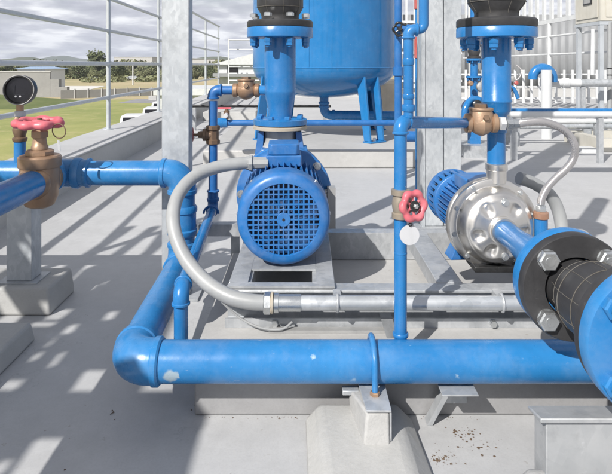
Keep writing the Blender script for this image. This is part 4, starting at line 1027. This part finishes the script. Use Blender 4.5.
MB().cyl((2.1,6,HC-49.5*6/F),(6,6,HC-49.5*6/F),.033,20).build('pipe_section',M['white'],t)
for X in (3.15,4.3): MB().box(X-.025,X+.025,5.975,6.025,0,HC-49.5*6/F-.034).build('support',M['galv'],t)
t=thing('pipe','long blue pipe running right behind the long white pipe','pipe',(3,6.16,.55))
MB().cyl((2.15,6.2,.547),(6,6.2,.547),.024,20).build('pipe_section',M['blue'],t)
for X in (2.3,4.4): MB().box(X-.03,X+.03,6.17,6.23,0,.523).build('support',M['galv'],t)
for k,(zz,yy,lab) in enumerate(((.32,7.2,'grey pipe low on the floor behind the long white pipe'),(.22,7.5,'second low grey pipe behind the long white pipe'))):
    t=thing('pipe',lab,'pipe',(3.5,yy,zz)); MB().cyl((2.2,yy,zz),(6.5,yy+.2,zz),.03,14).build('pipe_section',M['galv_pipe'] if k else M['white'],t)
    for X in (2.7,3.8,4.9): MB().box(X-.05,X+.05,yy-.02+(X-2.2)*.0465,yy+.03+(X-2.2)*.0465,0,zz-.031).build('support',M['galv'],t)
GX=(546.5-306)*8/F
t=thing('vent_pipe','white upright pipe topped by a blue gooseneck vent','pipe',(GX,8,0))
MB().cyl((GX,8,0),(GX,8,.98),.075,24).build('pipe_section',M['white'],t)
mb=MB(); cxg=GX; pts=[(cxg+.145,8.13,.80),(cxg+.145,8.13,.86)]+[(cxg+.145*math.cos(PI*k/16),8.13,.86+.145*math.sin(PI*k/16)) for k in range(17)]+[(cxg-.145,8.13,.84)]
mb.tube(pts,.068,22); mb.build('gooseneck',M['blue'],t)
t=thing('pipe','thick grey horizontal pipe with a white end behind the gooseneck vent','pipe',(4,8.3,.8))
zz=HC-18*8.3/F
MB().cyl((GX+.05,8.3,zz),(GX+.62,8.3,zz),.062,20).build('white_end',M['white'],t)
MB().cyl((GX+.62,8.3,zz),(7,8.3,zz),.056,20).build('pipe_section',M['galv_pipe'],t)
MB().lathe((GX+.36,8.3,zz),(1,0,0),[(0,.06),(.005,.072),(.09,.072),(.095,.06)],20).build('coupling',M['white'],t)
for X in (4.1,5.6): MB().box(X-.03,X+.03,8.27,8.33,0,zz-.057).build('support',M['galv'],t)
# cabinet
t=thing('control_cabinet','cream electrical cabinet on a grey steel stand in the top right','cabinet',(4.9,8.9,0))
mb=MB().box(4.47,5.35,8.5,9.3,1.72,2.75); mb.build('box',M['cream'],t,bevel=.01)
mb=MB().box(4.455,4.468,8.56,9.24,1.78,2.69); dr=mb.build('door',M['cream'],t,bevel=.004)
MB().box(4.44,4.4545,8.72,8.98,2.0,2.12).build('handle',M['black'],dr)
MB().box(4.435,4.4395,8.75,8.95,2.02,2.10).build('handle_window',M['castiron'],dr)
MB().box(4.55,5.27,8.486,8.498,1.78,2.69).build('door',M['cream'],t,bevel=.004)
for (x,y) in ((4.5,8.54),(4.5,9.24),(5.3,8.54),(5.3,9.24)): MB().box(x-.03,x+.03,y-.03,y+.03,0.0,1.66).build('leg',M['rail'],t)
MB().box(4.46,5.36,8.5,8.56,1.665,1.717).build('stand_rail',M['rail'],t); MB().box(4.46,4.52,8.57,9.3,1.665,1.717).build('stand_rail',M['rail'],t)
MB().cyl((4.62,8.52,0),(4.62,8.52,1.7),.035,14).build('cable_duct',M['conduit'],t)
MB().cyl((4.40,8.6,.9),(4.42,8.62,1.6),.03,12).build('cable_duct',M['white'],t)
for z in (.9,1.0): MB().torus((4.62,8.52,z),(0,0,1),.04,.006,16,6).build('strap',M['black'],t)
# screen of white slats parallel to depth
t=thing('slatted_screen','white vertical slat screen and railing running back on the right','screen',(5.0,12,0))
X=5.0; y=9.2
while y<17.5:
    MB().box(X-.01,X+.03,y,y+.12,1.99,3.3).build('slat',M['white'],t); y+=.36
MB().box(X-.02,X+.04,9.0,17.8,1.90,1.985).build('rail',M['white'],t)
for z in (1.265,1.63): MB().cyl((X,8.9,z),(X,17.8,z),.022,12).build('rail',M['white'],t)
for y in (11.5,14.2,17.0): MB().cyl((X,y,0),(X,y,1.9),.04,12).build('post',M['white'],t)
t=thing('picket_fence','white picket fence across the back behind the gooseneck vent','fence',(6,14,0))
X=2.95
while X<9.2:
    MB().box(X,X+.055,14.0,14.03,.10,.93).build('picket',M['white'],t); X+=.205
for z in (.2,.48,.80): MB().box(2.9,9.3,14.034,14.06,z,z+.04).build('rail',M['white'],t)
for X in (3.0,6.1,9.2): MB().box(X,X+.08,14.065,14.14,0,1.0).build('post',M['white'],t)
t=thing('sheet_wall','grey corrugated sheet wall behind the white picket fence','wall',(7,16,0))
mb=MB(); X=3.0; vs=[];fs=[];i=0
while X<13.5:
    d=.0 if i%4 in (0,1) else .035
    vs+=[(X,18.9+d,0),(X,18.9+d,2.75)]; X+=(.06 if i%2 else .03)+.02; i+=1
for k in range(i-1): fs.append((2*k,2*k+2,2*k+3,2*k+1))
mb.add(vs,fs); 
o=mb.build('sheet',M['corr'],t,ang=20); so=o.modifiers.new('thick','SOLIDIFY'); so.thickness=.01
for X in (3.2,8,13): MB().box(X,X+.1,18.96,19.06,-4,2.7).build('post',M['galv'],t)
# far screen continues behind column/tank gap
t=thing('slatted_screen','white vertical slat screen across the back behind the blue risers','screen',(2.5,17,0))
X=1.9
while X<5.0: MB().box(X,X+.06,18.0,18.04,.3,3.6).build('slat',M['white'],t); X+=.26
for z in (.5,1.4,2.4,3.3): MB().box(1.85,5.0,17.94,17.995,z,z+.07).build('rail',M['white'],t)
# hatch
t=thing('floor_hatch','low cream framed hatch on the roof floor at the right edge','hatch',(4.3,7.2,0))
MB().box(3.55,4.9,6.75,6.85,0,.16).build('frame',M['cream'],t); MB().box(3.55,3.65,6.855,7.7,0,.16).build('frame',M['cream'],t); MB().box(3.655,4.9,7.6,7.7,0,.16).build('frame',M['cream'],t)
MB().box(3.3,3.5,6.7,6.9,0,.05).build('lug',M['white'],t)
o=MB().lathe((3.95,7.05,.0),(0,0,1),[(0,.1),(.09,.11),(.12,.07)],18).build('cap',M['cyan']); place(o,(3.95,7.05,0)); tag(o,'small turquoise cap sitting inside the cream hatch','cap')
# ------------------------------------------------------------------ debris on the floor
rnd=random.Random(21)
mb=MB()
for (cx,cy,n,s) in ((.45,1.60,60,.022),(.36,1.49,50,.018),(.47,1.36,30,.05),(.50,1.55,30,.03),(.40,1.52,20,.03),(.05,1.50,8,.12),(-.6,1.5,6,.25)):
    for k in range(n):
        x=cx+rnd.gauss(0,s); y=cy+rnd.gauss(0,s*.7); r=.0007+.004*rnd.random()**3
        a=rnd.random()*6; pts=[(x+r*math.cos(a+q*1.26)*rnd.uniform(.6,1.4),y+r*math.sin(a+q*1.26)*rnd.uniform(.6,1.4)) for q in range(5)]
        mb.add([(p[0],p[1],.0006) for p in pts]+[(x,y,.0006+r*.5)],[(q,(q+1)%5,5) for q in range(5)])
for k in range(160):
    q=rnd.random(); x,y=((rnd.uniform(-.33,.52),1.672-abs(rnd.gauss(0,.006))),(rnd.uniform(-1.07,-.9),rnd.uniform(2.3,2.36)),(-.34-abs(rnd.gauss(0,.008)),rnd.uniform(1.68,2.5)))[0 if q<.6 else 1 if q<.7 else 2]
    r=.0005+.0022*rnd.random()**2; a=rnd.random()*6; pts=[(x+r*math.cos(a+q_*1.26)*rnd.uniform(.6,1.4),y+r*math.sin(a+q_*1.26)*rnd.uniform(.6,1.4)) for q_ in range(5)]
    mb.add([(p[0],p[1],.0006) for p in pts]+[(x,y,.0006+r*.5)],[(q_,(q_+1)%5,5) for q_ in range(5)])
o=mb.build('dirt_crumbs',M['grit']); tag(o,'scattered brown dirt crumbs on the floor in the foreground','dirt',kind='stuff')
o=MB().tube([P(112,410,1.70),P(114,414,1.69),P(110,415.5,1.68)],.0016,6).build('twig',M['grit']); 
L=HC-.003; me=o.data
for v_ in me.vertices: v_.co.z=.0015+abs(v_.co.z-.002)*.0+random.uniform(0,.002)
tag(o,'tiny dark twig lying on the shaded floor at lower left','twig')

# ------------------------------------------------------------------ camera, world, sun
cam=bpy.data.cameras.new('camera'); co=bpy.data.objects.new('camera',cam); C.objects.link(co)
co.location=(0,0,HC); co.rotation_euler=(PI/2,0,0)
cam.sensor_fit='HORIZONTAL'; cam.sensor_width=36; cam.lens=36*F/612; cam.shift_y=-(237-65)/612
cam.clip_start=.05; cam.clip_end=9000
sc=bpy.context.scene; sc.camera=co
Ls=V(-.73,-1.05,1).normalized()
el=math.asin(Ls.z); az=math.atan2(Ls.x,Ls.y)
su=bpy.data.lights.new('sun','SUN'); su.energy=4.8; su.angle=math.radians(.53); su.color=(1,.96,.905)
so=bpy.data.objects.new('sun',su); C.objects.link(so); so.rotation_euler=Ls.to_track_quat('Z','Y').to_euler()
w=bpy.data.worlds.new('World'); sc.world=w; w.use_nodes=True; nt=w.node_tree
bg=nt.nodes['Background']
sky=N(nt,'ShaderNodeTexSky',sky_type='NISHITA'); sky.sun_disc=False; sky.sun_elevation=el; sky.sun_rotation=az
sky.air_density=1.2; sky.dust_density=2.5
tc=N(nt,'ShaderNodeTexCoord'); sep=N(nt,'ShaderNodeSeparateXYZ'); nt.links.new(tc.outputs['Generated'],sep.inputs[0])
# flattened cloud deck coordinates
mz=N(nt,'ShaderNodeMath',operation='MAXIMUM'); nt.links.new(sep.outputs['Z'],mz.inputs[0]); mz.inputs[1].default_value=0.0
ad=N(nt,'ShaderNodeMath',operation='ADD'); nt.links.new(mz.outputs[0],ad.inputs[0]); ad.inputs[1].default_value=.16
dv=N(nt,'ShaderNodeVectorMath',operation='DIVIDE'); nt.links.new(tc.outputs['Generated'],dv.inputs[0])
cb=N(nt,'ShaderNodeCombineXYZ'); [nt.links.new(ad.outputs[0],cb.inputs[i]) for i in range(3)]
nt.links.new(cb.outputs[0],dv.inputs[1])
n1=N(nt,'ShaderNodeTexNoise'); n1.inputs['Scale'].default_value=1.5; n1.inputs['Detail'].default_value=7; n1.inputs['Roughness'].default_value=.55; nt.links.new(dv.outputs[0],n1.inputs['Vector'])
n2=N(nt,'ShaderNodeTexNoise'); n2.inputs['Scale'].default_value=3.1; n2.inputs['Detail'].default_value=6; nt.links.new(dv.outputs[0],n2.inputs['Vector'])
cloudc=ramp(nt,n2.outputs['Fac'],[(.34,(5.3,5.45,6.3)),(.50,(7.0,7.15,7.9)),(.64,(11,11.1,11.4))])
cloudc=mix(nt,1.0,cloudc,ramp(nt,sep.outputs['Z'],[(0.0,.93),(.09,.84),(.3,.74),(.6,.62)]),'MULTIPLY')
cover=ramp(nt,n1.outputs['Fac'],[(.28,.55),(.5,1.0)])
sk_=mix(nt,cover,sky.outputs[0],cloudc)
nt.links.new(sk_,bg.inputs['Color']); bg.inputs['Strength'].default_value=.092

# haze
hz=MB().box(-3800,3800,-700,3700,-6,110).build('haze',M['lawn']); hz.data.materials.clear()
hm=bpy.data.materials.new('haze_air'); hm.use_nodes=True; hn=hm.node_tree; hn.nodes.remove(hn.nodes['Principled BSDF'])
pv=N(hn,'ShaderNodeVolumePrincipled'); pv.inputs['Density'].default_value=.00022; pv.inputs['Color'].default_value=(.75,.82,.95,1)
hn.links.new(pv.outputs[0],hn.nodes['Material Output'].inputs['Volume']); hz.data.materials.append(hm); hz['kind']='stuff'

sc.render.engine='CYCLES'
vs_=sc.view_settings; vs_.view_transform='Standard'; vs_.look='None'; vs_.gamma=1; vs_.exposure=.33; vs_.use_curve_mapping=False
